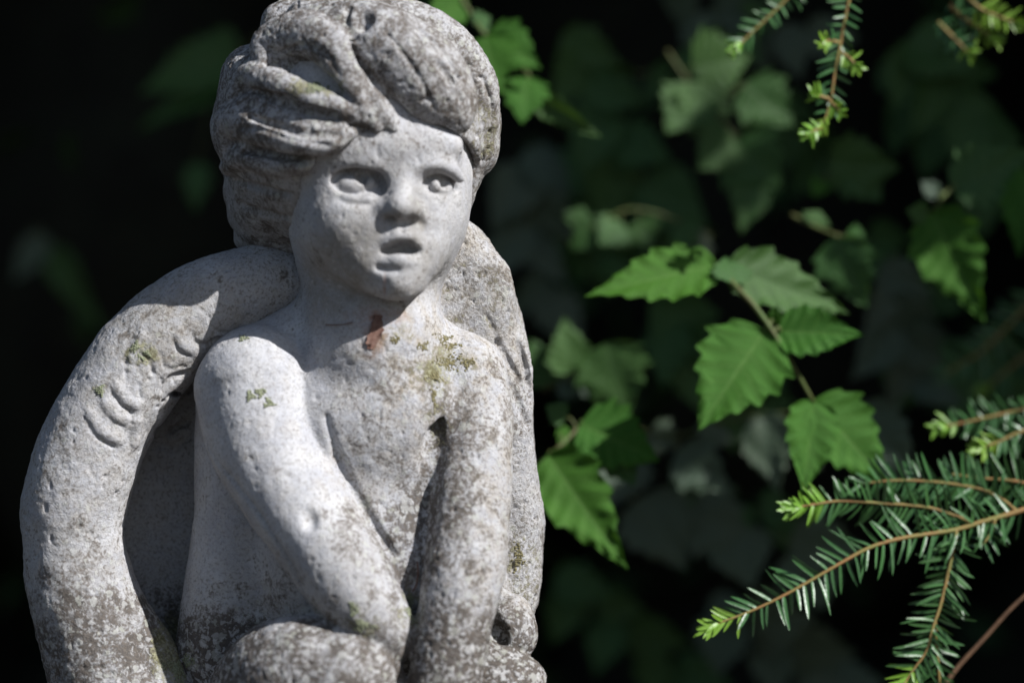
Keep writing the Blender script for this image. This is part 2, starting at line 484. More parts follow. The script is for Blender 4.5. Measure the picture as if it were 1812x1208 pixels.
BASE = Vector((-0.105, 0.0, 0.0))
def finish(st, name, mat, grain_fn, seed, rl=1):
    v, q = st.mesh()
    v = relax(v, q, rl, 0.45)
    N = vnormals(v, q)
    f = 1 + v[:, 1] / DIST
    px = v[:, 0] / f + 906; py = 604 - v[:, 2] / f
    g = grain_fn(px, py, v[:, 1])
    amp = fbm(v, 60, 3, seed) * 2.2 + g * (fbm(v, 14, 2, seed + 5) * 0.9 + vnoise(v, 5.5, seed + 9) * 0.9)
    pit = np.clip(vnoise(v, 10, seed + 21) - 0.55, 0, 1) * -14 * g
    v = v + N * (amp + pit)[:, None]
    w = v * S
    w[:, 2] += CAM_H
    w -= np.array(BASE)
    me = np_mesh(name, w, q, mat)
    return me, v, N, px, py, g

def put_attr(me, **kw):
    for k, a in kw.items():
        at = me.attributes.new(k, 'FLOAT', 'POINT')
        at.data.foreach_set("value", np.clip(a, 0, 1).astype(np.float32))

def blob(px, py, cx, cy, rx, ry=None, soft=1.0):
    ry = ry or rx
    return np.clip((1.35 - np.sqrt(((px - cx) / rx) ** 2 + ((py - cy) / ry) ** 2)) / 0.7, 0, 1)
# ------------------------------------------------------------------ materials
class NT:
    def __init__(self, name):
        self.m = bpy.data.materials.new(name); self.m.use_nodes = True
        self.t = self.m.node_tree; self.t.nodes.clear()
        self.out = self.n('ShaderNodeOutputMaterial')
    def n(self, typ, **kw):
        nd = self.t.nodes.new(typ)
        for k, v in kw.items():
            if k.startswith('i_'):
                nd.inputs[k[2:].replace('_', ' ')].default_value = v
            else:
                setattr(nd, k, v)
        return nd
    def l(self, a, b): self.t.links.new(a, b)
    def set(self, sock, v):
        if isinstance(v, bpy.types.NodeSocket): self.l(v, sock)
        else: sock.default_value = v
    def math(self, op, a, b=0.0, c=None, clamp=False):
        if c is True: c, clamp = None, True
        nd = self.n('ShaderNodeMath', operation=op, use_clamp=clamp)
        self.set(nd.inputs[0], a); self.set(nd.inputs[1], b)
        if c is not None: self.set(nd.inputs[2], c)
        return nd.outputs[0]
    def mix(self, f, a, b):
        nd = self.n('ShaderNodeMix', data_type='RGBA')
        self.set(nd.inputs[0], f)
        for s, v in ((nd.inputs[6], a), (nd.inputs[7], b)):
            if isinstance(v, bpy.types.NodeSocket): self.l(v, s)
            else: s.default_value = (*v, 1)
        return nd.outputs[2]
    def noise(self, co, scale, detail=4, rough=0.6, dist=0.0):
        nd = self.n('ShaderNodeTexNoise'); self.l(co, nd.inputs['Vector'])
        nd.inputs['Scale'].default_value = scale; nd.inputs['Detail'].default_value = detail
        nd.inputs['Roughness'].default_value = rough; nd.inputs['Distortion'].default_value = dist
        return nd.outputs[0]
    def attr(self, name):
        return self.n('ShaderNodeAttribute', attribute_name=name).outputs['Fac']
    def step(self, x, lo, k):
        return self.math('MULTIPLY', self.math('SUBTRACT', x, lo), k, clamp=True)

def stone_material():
    t = NT("weathered_stone")
    co = t.n('ShaderNodeTexCoord').outputs['Object']
    dirt, lich, warm, grain = t.attr('dirt'), t.attr('lichen'), t.attr('warm'), t.attr('grain')
    nf = t.noise(co, 620, 3, 0.65)
    nm = t.noise(co, 210, 6, 0.7, 0.3)
    nl = t.noise(co, 55, 5, 0.62)
    nv = t.noise(co, 1400, 2, 0.6)
    n8 = t.noise(co, 110, 6, 0.68, 0.5)
    gsh = t.math('MULTIPLY_ADD', grain, 0.80, 0.14)
    # broad tone of the cast stone
    c = t.mix(t.step(nl, 0.36, 3.2), (0.385, 0.39, 0.425), (0.535, 0.54, 0.565))
    c = t.mix(t.math('MULTIPLY', t.math('ADD', warm, 0.12), t.step(n8, 0.40, 4.0)), c, (0.33, 0.285, 0.225))
    # sandy speckle, dark and pale grains
    c = t.mix(t.math('MULTIPLY', t.step(nf, 0.50, 7.0), gsh), c, (0.15, 0.135, 0.12))
    c = t.mix(t.math('MULTIPLY', t.step(nv, 0.58, 8.0), gsh), c, (0.66, 0.655, 0.64))
    gr = t.attr('grime')  # grime film, also carries the painted shade of jaw and neck
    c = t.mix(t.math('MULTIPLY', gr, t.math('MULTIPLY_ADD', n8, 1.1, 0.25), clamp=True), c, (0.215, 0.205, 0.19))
    # black-brown growth in patches
    a = t.math('ADD', t.math('MULTIPLY', nm, 0.28), t.math('MULTIPLY', nl, 0.36))
    a = t.math('ADD', a, t.math('MULTIPLY', n8, 0.36))
    a = t.math('ADD', a, t.math('MULTIPLY', t.math('SUBTRACT', nf, 0.5), 0.40))
    d = t.math('MULTIPLY', t.step(t.math('MULTIPLY_ADD', dirt, 0.40, a), 0.70, 8.0), 0.88)
    c = t.mix(d, c, t.mix(t.step(nf, 0.4, 4.0), (0.050, 0.042, 0.037), (0.115, 0.095, 0.08)))
    # round crusts of pale lichen, each cell its own size
    wob = t.n('ShaderNodeVectorMath', operation='ADD')
    nn = t.n('ShaderNodeTexNoise'); t.l(co, nn.inputs['Vector']); nn.inputs['Scale'].default_value = 500; nn.inputs['Detail'].default_value = 3
    sc = t.n('ShaderNodeVectorMath', operation='SCALE'); t.l(nn.outputs['Color'], sc.inputs[0]); sc.inputs['Scale'].default_value = 0.0042
    t.l(co, wob.inputs[0]); t.l(sc.outputs[0], wob.inputs[1])
    vo = t.n('ShaderNodeTexVoronoi'); t.l(wob.outputs[0], vo.inputs['Vector']); vo.inputs['Scale'].default_value = 270
    sp = t.n('ShaderNodeSeparateColor'); t.l(vo.outputs['Color'], sp.inputs[0])
    rad = t.math('MULTIPLY', t.math('SUBTRACT', t.math('MULTIPLY_ADD', dirt, 0.45, sp.outputs[0]), 0.70), 1.15)
    cr = t.step(t.math('SUBTRACT', rad, vo.outputs['Distance']), 0.0, 14.0)
    c = t.mix(t.math('MULTIPLY', cr, t.math('MINIMUM', t.math('MULTIPLY_ADD', dirt, 1.1, -0.12, clamp=True), 0.5)), c, t.mix(sp.outputs[1], (0.52, 0.52, 0.53), (0.40, 0.41, 0.36)))
    # finer pale flecks
    w = t.noise(co, 330, 4, 0.6, 0.6)
    w = t.step(t.math('MULTIPLY_ADD', dirt, 0.10, w), 0.63, 14.0)
    c = t.mix(t.math('MULTIPLY', w, t.math('MULTIPLY_ADD', dirt, 0.55, 0.1)), c, (0.53, 0.53, 0.54))
    # yellow-green lichen and algae
    g = t.step(t.math('MULTIPLY_ADD', lich, 0.40, t.math('ADD', t.math('MULTIPLY', n8, 0.45), t.math('MULTIPLY_ADD', nm, 0.25, t.math('MULTIPLY', nf, 0.30)))), 0.70, 9.0)
    c = t.mix(t.math('MULTIPLY', g, 0.8), c, t.mix(t.step(nf, 0.45, 6.0), (0.13, 0.12, 0.05), (0.33, 0.325, 0.21)))
    rust = t.attr('rust')
    c = t.mix(t.math('MULTIPLY', rust, t.step(n8, 0.35, 4.0)), c, (0.26, 0.12, 0.075))
    b = t.n('ShaderNodeBsdfPrincipled')
    t.l(c, b.inputs['Base Color']); b.inputs['Roughness'].default_value = 0.88
    b.inputs['Specular IOR Level'].default_value = 0.25
    h = t.math('ADD', t.math('MULTIPLY', nf, 0.5), t.math('MULTIPLY', nv, 0.25))
    h = t.math('MULTIPLY', h, t.math('MULTIPLY_ADD', grain, 1.6, 0.35))
    h = t.math('ADD', h, t.math('MULTIPLY', t.math('SUBTRACT', t.math('ADD', w, cr), d), 0.22))
    h = t.math('ADD', h, t.math('MULTIPLY', g, 0.35))
    bp = t.n('ShaderNodeBump', i_Strength=0.75, i_Distance=0.0011)
    t.l(h, bp.inputs['Height']); t.l(bp.outputs[0], b.inputs['Normal'])
    t.l(b.outputs[0], t.out.inputs[0])
    return t.m

def simple(name, col, rough=0.8, col2=None, scale=200, bump=0.0, spec=0.3):
    t = NT(name); b = t.n('ShaderNodeBsdfPrincipled')
    co = t.n('ShaderNodeTexCoord').outputs['Object']
    n = t.noise(co, scale, 4, 0.65)
    t.l(t.mix(t.step(n, 0.35, 3.3), col, col2 or tuple(c * 0.6 for c in col)), b.inputs['Base Color'])
    b.inputs['Roughness'].default_value = rough; b.inputs['Specular IOR Level'].default_value = spec
    if bump:
        bp = t.n('ShaderNodeBump', i_Strength=0.8, i_Distance=bump)
        t.l(n, bp.inputs['Height']); t.l(bp.outputs[0], b.inputs['Normal'])
    t.l(b.outputs[0], t.out.inputs[0])
    return t.m

def leaf_material(name, col, vein, rough=0.42, trans=0.25, spec=0.5, nveins=7.0):
    """blade: green with paler midrib and side veins laid out in the leaf's own UV (u across, v along)"""
    t = NT(name)
    uv = t.n('ShaderNodeSeparateXYZ'); t.l(t.n('ShaderNodeTexCoord').outputs['UV'], uv.inputs[0])
    u = t.math('ABSOLUTE', t.math('MULTIPLY_ADD', uv.outputs[0], 2.0, -1.0)); v = uv.outputs[1]
    co = t.n('ShaderNodeTexCoord').outputs['Object']
    n = t.noise(co, 90, 4, 0.6); n2 = t.noise(co, 500, 2, 0.5)
    mid = t.math('SUBTRACT', 1.0, t.math('MULTIPLY', u, 16.0), clamp=True)
    ph = t.math('FRACT', t.math('MULTIPLY', t.math('SUBTRACT', v, t.math('MULTIPLY', u, 0.16)), nveins))
    side = t.math('SUBTRACT', 1.0, t.math('MULTIPLY', t.math('ABSOLUTE', t.math('SUBTRACT', ph, 0.5)), 9.0), clamp=True)
    vf = t.math('MAXIMUM', mid, t.math('MULTIPLY', side, 0.45))
    oi = t.n('ShaderNodeObjectInfo')
    c = t.mix(t.step(n, 0.3, 2.5), tuple(x * 0.78 for x in col), tuple(x * 1.2 for x in col))
    c = t.mix(t.math('MULTIPLY', oi.outputs['Random'], 0.5), c, (col[0] * 1.5, col[1] * 1.08, col[2] * 0.9))
    c = t.mix(t.math('MULTIPLY', vf, 0.7), c, vein)
    b = t.n('ShaderNodeBsdfPrincipled'); t.l(c, b.inputs['Base Color'])
    b.inputs['Roughness'].default_value = rough; b.inputs['Specular IOR Level'].default_value = spec
    bp = t.n('ShaderNodeBump', i_Strength=0.5, i_Distance=0.0008)
    t.l(t.math('ADD', t.math('MULTIPLY', vf, -1.0), t.math('MULTIPLY', n2, 0.5)), bp.inputs['Height'])
    t.l(bp.outputs[0], b.inputs['Normal'])
    tr = t.n('ShaderNodeBsdfTranslucent')
    t.l(t.mix(0.5, c, (col[0] * 2.2, col[1] * 1.6, col[2] * 0.6)), tr.inputs[0])
    mx = t.n('ShaderNodeMixShader', i_Fac=trans)
    t.l(b.outputs[0], mx.inputs[1]); t.l(tr.outputs[0], mx.inputs[2]); t.l(mx.outputs[0], t.out.inputs[0])
    return t.m
M_STONE = stone_material()
statue = empty("cherub_statue", BASE)
tag(statue, "weathered grey stone statue of a seated winged child looking aside with open mouth", "statue")

def rest(me, v, N, px, py, g, dirt, lich, warm):
    put_attr(me, dirt=dirt, lichen=lich, warm=warm, grain=g)

# body
gf = lambda px, py, d: 0.34 + 0.0 * (py < 560) + 0.1 * blob(px, py, 700, 250, 150, 60) + 0.35 * blob(px, py, 830, 850, 90, 330) + 0.35 * np.clip((py - 980) / 120, 0, 1) + 0.15 * blob(px, py, 690, 760, 120, 200)
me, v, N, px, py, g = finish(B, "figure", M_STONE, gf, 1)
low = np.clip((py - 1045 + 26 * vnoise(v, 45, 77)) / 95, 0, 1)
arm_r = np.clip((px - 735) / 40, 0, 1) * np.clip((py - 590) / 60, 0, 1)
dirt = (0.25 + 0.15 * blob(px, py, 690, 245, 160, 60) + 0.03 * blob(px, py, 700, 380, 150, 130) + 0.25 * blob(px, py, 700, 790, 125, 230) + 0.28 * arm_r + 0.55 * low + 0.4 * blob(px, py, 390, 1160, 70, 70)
        + 0.16 * blob(px, py, 640, 1010, 90, 100) + 0.34 * blob(px, py, 726, 960, 42, 110) + 0.2 * blob(px, py, 470, 1030, 70, 50)  # darker in the gap between chest and right arm
        + 0.12 * blob(px, py, 560, 420, 70, 150) + 0.12 * blob(px, py, 735, 390, 30, 60))  # left jaw and neck darkened to deepen their shade
lich = (0.27 * blob(px, py, 760, 610, 85, 70) + 0.30 * blob(px, py, 660, 590, 70, 50) + 0.15 * blob(px, py, 800, 645, 60, 40) + 0.30 * blob(px, py, 740, 740, 60, 90)
        + 0.45 * blob(px, py, 640, 1100, 60, 36) + 0.5 * blob(px, py, 725, 1080, 24, 60) + 0.25 * arm_r + 0.16 * blob(px, py, 770, 480, 40, 60))
warm = 0.15 + 0.4 * blob(px, py, 590, 490, 60, 80) + 0.5 * arm_r + 0.45 * blob(px, py, 760, 620, 120, 110) + 0.3 * blob(px, py, 700, 800, 110, 200) + 0.3 * low  # jaw and neck browned as part of their painted shade
put_attr(me, rust=0.4 * blob(px, py, 662, 590, 24, 44) + 0.9 * blob(px, py, 681, 503, 3, 18) + 0.4 * blob(px, py, 690, 560, 30, 14) + 0.35 * blob(px, py, 640, 560, 30, 16))
put_attr(me, grime=0.42 * blob(px, py, 690, 380, 130, 150) + 0.75 * blob(px, py, 590, 490, 60, 90) + 0.12 * blob(px, py, 700, 800, 110, 220) + 0.22 * arm_r + 0.7 * low  # the jaw and neck term paints in extra shade
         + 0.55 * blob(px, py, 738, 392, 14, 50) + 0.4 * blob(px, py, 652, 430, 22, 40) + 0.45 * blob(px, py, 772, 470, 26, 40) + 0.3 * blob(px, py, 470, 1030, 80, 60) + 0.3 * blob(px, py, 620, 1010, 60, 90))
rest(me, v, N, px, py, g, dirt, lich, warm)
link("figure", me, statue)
SURF = [(v, N, px, py)]
# hair
me, v, N, px, py, g = finish(H, "hair", M_STONE, lambda px, py, d: 0.85 - 0.5 * np.clip((py - 230) / 90, 0, 1) * (px < 700), 2)
dirt = 0.66 - 0.05 * blob(px, py, 780, 150, 110, 90) - 0.12 * np.clip((py - 280) / 60, 0, 1) + 0.06 * blob(px, py, 560, 30, 120, 50)
lich = 0.12 + 0.62 * blob(px, py, 560, 150, 55, 26) + 0.38 * blob(px, py, 856, 235, 34, 60)
rest(me, v, N, px, py, g, dirt, lich, 0.22 + 0.5 * blob(px, py, 850, 230, 45, 100))
put_attr(me, grime=0.42 + 0.3 * np.clip((py - 280) / 60, 0, 1))
link("hair", me, statue); SURF.append((v, N, px, py))
# wings
me, v, N, px, py, g = finish(WL, "wing", M_STONE, lambda px, py, d: 0.60 + 0.25 * np.clip((py - 1000) / 150, 0, 1), 3)
hol = (v[:, 1] > 70)
dirt = np.where(hol, 0.20 + 0.75 * np.clip((py - 1000) / 120, 0, 1), 0.36 + 0.42 * np.clip((py - 990) / 130, 0, 1) + 0.12 * blob(px, py, 280, 580, 120, 60)
                + 0.2 * blob(px, py, 150, 1010, 60, 90) + 0.12 * blob(px, py, 120, 820, 50, 90))
lich = 0.62 * blob(px, py, 250, 625, 34, 24) + 0.5 * blob(px, py, 175, 690, 14, 14) + 0.66 * blob(px, py, 305, 1150, 40, 75) + 0.1
rest(me, v, N, px, py, g, dirt, lich, 0.3 + 0.3 * blob(px, py, 300, 580, 110, 90) + 0 * px)
put_attr(me, grime=0.18 + 0.35 * blob(px, py, 300, 570, 110, 80) + 0.4 * np.clip((py - 980) / 120, 0, 1) + 0.3 * blob(px, py, 140, 1000, 50, 90))
link("wing", me, statue); SURF.append((v, N, px, py))
me, v, N, px, py, g = finish(WR, "wing", M_STONE, lambda px, py, d: 1.0 + 0 * px, 4)
dirt = 0.44 + 0.12 * blob(px, py, 860, 520, 60, 60) + 0.2 * blob(px, py, 925, 720, 24, 60) - 0.3 * blob(px, py, 918, 890, 14, 34) + 0.15 * np.clip((py - 900) / 60, 0, 1)
lich = 0.30 * blob(px, py, 830, 540, 90, 110) + 0.42 * blob(px, py, 925, 1010, 40, 90) + 0.1
rest(me, v, N, px, py, g, dirt, lich, 0.75 - 0.5 * blob(px, py, 930, 860, 40, 160))
put_attr(me, grime=0.35 + 0.25 * blob(px, py, 860, 530, 60, 60))
link("wing", me, statue); SURF.append((v, N, px, py))
me, v, N, px, py, g = finish(PL, "plinth", M_STONE, lambda px, py, d: 0.6 + 0 * px, 5)
rest(me, v, N, px, py, g, 0.5 + 0 * px, 0.3 + 0 * px, 0.4 + 0 * px)
link("plinth", me, statue)
del B, H, WL, WR, PL

# raised crusts of lichen sitting on the stone
M_CRUST = simple("lichen_crust", (0.30, 0.32, 0.22), 0.95, (0.15, 0.165, 0.10), 900, 0.0004)
M_CRUST_OLIVE = simple("lichen_crust_olive", (0.25, 0.225, 0.12), 0.95, (0.12, 0.105, 0.055), 900, 0.0004)
ICO_T = None
def ico():
    p = (1 + 5 ** .5) / 2
    v = np.array([(-1, p, 0), (1, p, 0), (-1, -p, 0), (1, -p, 0), (0, -1, p), (0, 1, p), (0, -1, -p), (0, 1, -p), (p, 0, -1), (p, 0, 1), (-p, 0, -1), (-p, 0, 1)]) / math.sqrt(1 + p * p)
    t = np.array([(0, 11, 5), (0, 5, 1), (0, 1, 7), (0, 7, 10), (0, 10, 11), (1, 5, 9), (5, 11, 4), (11, 10, 2), (10, 7, 6), (7, 1, 8),
                  (3, 9, 4), (3, 4, 2), (3, 2, 6), (3, 6, 8), (3, 8, 9), (4, 9, 5), (2, 4, 11), (6, 2, 10), (8, 6, 7), (9, 8, 1)])
    return v, t
IV, IT = ico()
def on_surface(x, y, which=None):
    best = None
    for k, (v, N, px, py) in enumerate(SURF):
        if which is not None and k != which: continue
        m = np.nonzero((np.abs(px - x) < 3.5) & (np.abs(py - y) < 3.5) & (N[:, 1] < 0.1))[0]
        if len(m):
            i = m[np.argmin(v[m, 1])]
            if best is None or v[i, 1] < best[0][1]: best = (v[i], N[i])
    return best
def crusts(cx, cy, rx, ry, n, mat, big=2.6):
    vs, ts = [], []
    for k in range(n):
        a = rng.uniform(0, 6.283); q = rng.uniform(0, 1) ** 0.7
        q *= 0.65 + 0.35 * math.sin(3 * a + cx) 
        hit = on_surface(cx + math.cos(a) * rx * q, cy + math.sin(a) * ry * q)
        if hit is None: continue
        p, nrm = hit
        s_ = rng.uniform(0.35, 1.0) * big
        d = IV * (1 + rng.normal(size=(12, 1)) * 0.22)
        d = d * s_; d = d - np.outer(d @ nrm, nrm) * 0.45
        ts.append(IT + 12 * len(vs)); vs.append(p + nrm * s_ * 0.2 + d)
    if vs:
        w = np.vstack(vs) * S; w[:, 2] += CAM_H; w -= np.array(BASE)
        link("lichen_crust", np_mesh("lichen_crust", w, np.zeros((0, 4)), mat, True, np.vstack(ts)), statue)
for c in [(441, 698, 10, 12), (462, 693, 11, 11), (478, 710, 12, 11), (428, 594, 12, 8), (238, 612, 12, 14), (256, 628, 14, 10), (174, 688, 10, 12),
          (560, 154, 30, 12), (624, 1078, 10, 16), (642, 1108, 26, 12), (728, 1078, 10, 30), (318, 1180, 30, 30)]:
    crusts(*c, int(40 + c[2] * c[3] * 0.35), M_CRUST)
for c in [(796, 638, 30, 22), (826, 640, 20, 14), (772, 664, 20, 14), (788, 596, 26, 10), (752, 612, 16, 14), (800, 610, 22, 12), (770, 700, 8, 30), (918, 985, 16, 36), (700, 600, 14, 10)]:
    crusts(*c, int(30 + c[2] * c[3] * 0.22), M_CRUST_OLIVE, 2.3)

# small litter lying on the statue
M_DEAD = simple("dead_leaf_brown", (0.20, 0.125, 0.10), 0.85, (0.13, 0.065, 0.05), 420, 0.0005)
dl = []
for i in range(15):
    t_ = i / 14
    wv = (0.30 + 0.70 * math.sin(math.pi * min(1, 0.12 + t_ * 0.80))) * 12.5 * (1 + 0.12 * math.sin(i * 2.3))
    for j in range(7):
        u = j / 6 * 2 - 1
        h_ = on_surface(668 + u * wv - 8 * t_ + 3 * math.sin(5 * t_), 556 + 62 * t_)
        dl.append(h_[0] + h_[1] * (1.6 + 2.2 * u * u * (0.4 + 0.6 * math.sin(4 * t_ + u)) + 1.2 * (u == 0)))
dl = np.array(dl); lo_ = dl.mean(0); dl = dl - lo_
lo_ = Vector(tuple(lo_ * S)) + Vector((0, 0, CAM_H))
q_ = [(i * 7 + j, i * 7 + j + 1, i * 7 + j + 8, i * 7 + j + 7) for i in range(14) for j in range(6)]
dead = link("dead_leaf", np_mesh("dead_leaf", np.array(dl) * S, q_, M_DEAD), None, lo_)
tag(dead, "reddish brown dead leaf scrap stuck to the statue's neck under the chin", "dead leaf")
def straw(pts, label, r=1.6):
    P = []
    for x, y in pts:
        h_ = on_surface(x, y)
        P.append(np.append((h_[0] + h_[1] * 3.0), r))
    P = np.array(P); P = crom(P, 4); n = len(P)
    T = np.gradient(P[:, :3], axis=0); T /= np.linalg.norm(T, axis=1, keepdims=True)
    X = np.cross(T, (0.2, 1, 0.1)); X /= np.linalg.norm(X, axis=1, keepdims=True); Y = np.cross(T, X)
    ring = np.concatenate([P[:, None, :3] + r * (math.cos(a) * X + math.sin(a) * Y)[:, None] for a in (0.5, 2.6, 4.7)], 1).reshape(-1, 3)
    c0 = ring.mean(0)
    o = link("dry_needle", np_mesh("dry_needle", (ring - c0) * S, [(i * 3 + j, i * 3 + (j + 1) % 3, i * 3 + 3 + (j + 1) % 3, i * 3 + 3 + j) for i in range(n - 1) for j in range(3)], M_DEAD),
             None, Vector(tuple(c0 * S)) + Vector((0, 0, CAM_H)))
    tag(o, label, "dry needle", "dry conifer needles caught on the statue")
straw([(575, 572), (600, 573), (622, 570)], "thin brown dry needle lying across the shaded base of the neck", 0.9)
straw([(733, 1046), (738, 1030), (741, 1010), (742, 990)], "thin orange brown dry needle caught between the statue's two forearms")
# ------------------------------------------------------------------ camera and light
SUN_AZ, SUN_EL = 55.0, 40.0      # degrees to the right of the viewing direction's reverse, height
az, el = math.radians(SUN_AZ), math.radians(SUN_EL)
to_sun = Vector((math.sin(az) * math.cos(el), -math.cos(az) * math.cos(el), math.sin(el)))
sd = bpy.data.lights.new("sun", 'SUN'); sd.energy = 5.0; sd.angle = math.radians(0.5); sd.color = (1.0, 0.985, 0.965)
so = bpy.data.objects.new("sun", sd); COL.objects.link(so)
so.rotation_euler = to_sun.to_track_quat('Z', 'Y').to_euler()
w = bpy.data.worlds.new("World"); SC.world = w; w.use_nodes = True
wt = w.node_tree; wt.nodes.clear()
sky = wt.nodes.new('ShaderNodeTexSky'); sky.sky_type = 'NISHITA'; sky.sun_disc = False
sky.sun_elevation = el; sky.sun_rotation = math.atan2(to_sun.x, to_sun.y)
bg = wt.nodes.new('ShaderNodeBackground'); bg.inputs[1].default_value = 0.056
wo = wt.nodes.new('ShaderNodeOutputWorld')
wt.links.new(sky.outputs[0], bg.inputs[0]); wt.links.new(bg.outputs[0], wo.inputs[0])

cd = bpy.data.cameras.new("camera"); cam = bpy.data.objects.new("camera", cd); COL.objects.link(cam)
cam.location = (0, -1.51, CAM_H); cam.rotation_euler = (math.radians(90), 0, 0)
cd.sensor_width = 36; cd.lens = 36 * 1.51 / (1812 * S)
cd.clip_start = 0.05; cd.clip_end = 500
cd.dof.use_dof = True; cd.dof.focus_distance = 1.51 + 0.005; cd.dof.aperture_fstop = 2.8
SC.camera = cam
SC.view_settings.view_transform = 'Standard'; SC.view_settings.look = 'None'
SC.view_settings.exposure = 0.44; SC.view_settings.gamma = 1.0
SC.render.engine = 'CYCLES'
SC.cycles.use_denoising = True
try:
    SC.cycles.denoiser = 'OPENIMAGEDENOISE'
except Exception:
    pass
SC.cycles.max_bounces = 6; SC.cycles.diffuse_bounces = 3; SC.cycles.glossy_bounces = 2; SC.cycles.transmission_bounces = 4
# ------------------------------------------------------------------ plants
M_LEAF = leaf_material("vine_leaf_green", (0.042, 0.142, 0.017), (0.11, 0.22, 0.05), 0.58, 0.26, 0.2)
M_LEAF_DULL = leaf_material("vine_leaf_dull", (0.040, 0.112, 0.026), (0.075, 0.145, 0.05), 0.46, 0.2, 0.36)  # darker copy of the green, for leaves that should look shaded
M_LEAF_GREY = leaf_material("vine_leaf_grey_green", (0.058, 0.098, 0.060), (0.08, 0.125, 0.08), 0.42, 0.15, 0.5)  # grey stands for sky sheen, put into the base colour
M_STEM = simple("green_stem", (0.075, 0.125, 0.03), 0.55, (0.085, 0.075, 0.03), 90)
M_TWIG = simple("brown_twig", (0.16, 0.09, 0.05), 0.7, (0.09, 0.05, 0.03), 200)
M_NEEDLE = leaf_material("yew_needle", (0.042, 0.130, 0.042), (0.08, 0.17, 0.06), 0.36, 0.15, 0.55, 0.0)
M_YOUNG = leaf_material("young_yew_needle", (0.16, 0.34, 0.04), (0.22, 0.40, 0.08), 0.4, 0.3, 0.5, 0.0)
M_YTWIG = simple("yew_twig", (0.17, 0.17, 0.05), 0.6, (0.24, 0.13, 0.05), 90)

def leaf_mesh(name, mat, seed, teeth=7, tooth=0.22, wide=0.36, fold=0.16, droop=0.10, taper=1.15, nu=84, nv=12):
    r = random.Random(seed)
    ph = r.random()
    vs, uv = [], []
    W = []
    amp = [r.random() for _ in range(teeth + 3)]
    for i in range(nu + 1):
        t = i / nu
        w0 = math.sin(math.pi * t ** (math.log(0.5) / math.log(wide))) ** 0.72
        w0 *= (1 - 0.55 * t ** 2.2) ** taper
        p = (t * teeth + ph) % 1.0
        env = min(1, t * 7) * min(1, (1 - t) * 5)
        jag = (p ** 1.3 - 0.45) if p < 0.86 else ((0.86 ** 1.3 - 0.45) * (1 - (p - 0.86) / 0.14) - 0.45 * (p - 0.86) / 0.14)
        W.append(max(0.0, w0 * (1 + tooth * env * jag * (0.75 + 0.5 * amp[int(t * teeth + ph)]))))
    m = max(W)
    tw = r.uniform(-0.25, 0.25)
    for i in range(nu + 1):
        t = i / nu
        for j in range(nv + 1):
            v = j / nv * 2 - 1
            a = abs(v)
            x = 0.5 * W[i] / m * v
            y = t + 0.035 * a * (W[i] / m) - 0.03 * a * a * (1 if t < 0.3 else 0.3)
            z = fold * abs(x) * 1.6 - droop * t * t + tw * x * t
            z += 0.012 * math.sin(2 * math.pi * (t - 0.16 * a) * 7) * a + 0.02 * math.sin(9 * t + 5 * v + seed) * a
            vs.append((x, y - 0.0, z)); uv.append((j / nv, t))
    q = []
    for i in range(nu):
        for j in range(nv):
            a = i * (nv + 1) + j
            q.append((a, a + 1, a + nv + 2, a + nv + 1))
    me = np_mesh(name, vs, q, mat)
    ul = me.uv_layers.new(name="UVMap")
    li = np.zeros(len(me.loops), np.int32); me.loops.foreach_get("vertex_index", li)
    ul.data.foreach_set("uv", np.array(uv, np.float32)[li].ravel())
    return me

LEAVES = {}
for key, mat in (("green", M_LEAF), ("dull", M_LEAF_DULL), ("grey", M_LEAF_GREY)):
    LEAVES[key] = [leaf_mesh("leaf", mat, 11, 6, 0.27, 0.32, 0.06, 0.06), leaf_mesh("leaf", mat, 12, 5, 0.32, 0.30, 0.08, 0.12),
                   leaf_mesh("leaf", mat, 13, 4, 0.36, 0.35, 0.05, 0.15), leaf_mesh("leaf", mat, 14, 6, 0.22, 0.30, 0.10, 0.06)]

def tube_mesh(name, pts, mat, sides=7):
    """pts: rows x,y,z,r in metres"""
    P = np.asarray(pts, np.float64)
    T = np.gradient(P[:, :3], axis=0); T /= np.linalg.norm(T, axis=1, keepdims=True) + 1e-12
    up = np.array([0.31, 0.9, 0.22])
    X = np.cross(T, up); X /= np.linalg.norm(X, axis=1, keepdims=True) + 1e-12
    Y = np.cross(T, X)
    a = np.arange(sides) / sides * 2 * math.pi
    v = (P[:, None, :3] + P[:, None, 3:4] * (X[:, None] * np.cos(a)[None, :, None] + Y[:, None] * np.sin(a)[None, :, None])).reshape(-1, 3)
    q = []
    n = len(P)
    for i in range(n - 1):
        for j in range(sides):
            q.append((i * sides + j, i * sides + (j + 1) % sides, (i + 1) * sides + (j + 1) % sides, (i + 1) * sides + j))
    v = np.vstack([v, P[0, :3], P[-1, :3]])
    t = [(n * sides, (j + 1) % sides, j) for j in range(sides)] + [(n * sides + 1, (n - 1) * sides + j, (n - 1) * sides + (j + 1) % sides) for j in range(sides)]
    return np_mesh(name, v, q, mat, True, t)

CAM = Vector((0, -1.51, CAM_H))
def put_leaf(parent, kind, var, b, t, width, roll=0.0, pitch_hint=None):
    Bv, Tv = V(*b), V(*t)
    y = Tv - Bv; L = y.length; y.normalize()
    c = (CAM - (Bv + Tv) / 2).normalized()
    z = (c - y * c.dot(y)).normalized()
    z = Matrix.Rotation(math.radians(roll), 3, y) @ z
    x = y.cross(z)
    wd = 1.22 * width * S * (1 + b[2] / DIST) / max(0.35, abs(math.cos(math.radians(roll))))
    M = Matrix(((x.x * wd, y.x * L, z.x * L), (x.y * wd, y.y * L, z.y * L), (x.z * wd, y.z * L, z.z * L)))
    o = link("leaf", LEAVES[kind][var], parent)
    o.matrix_local = Matrix.Translation(Bv - parent.location) @ M.to_4x4()
    return o

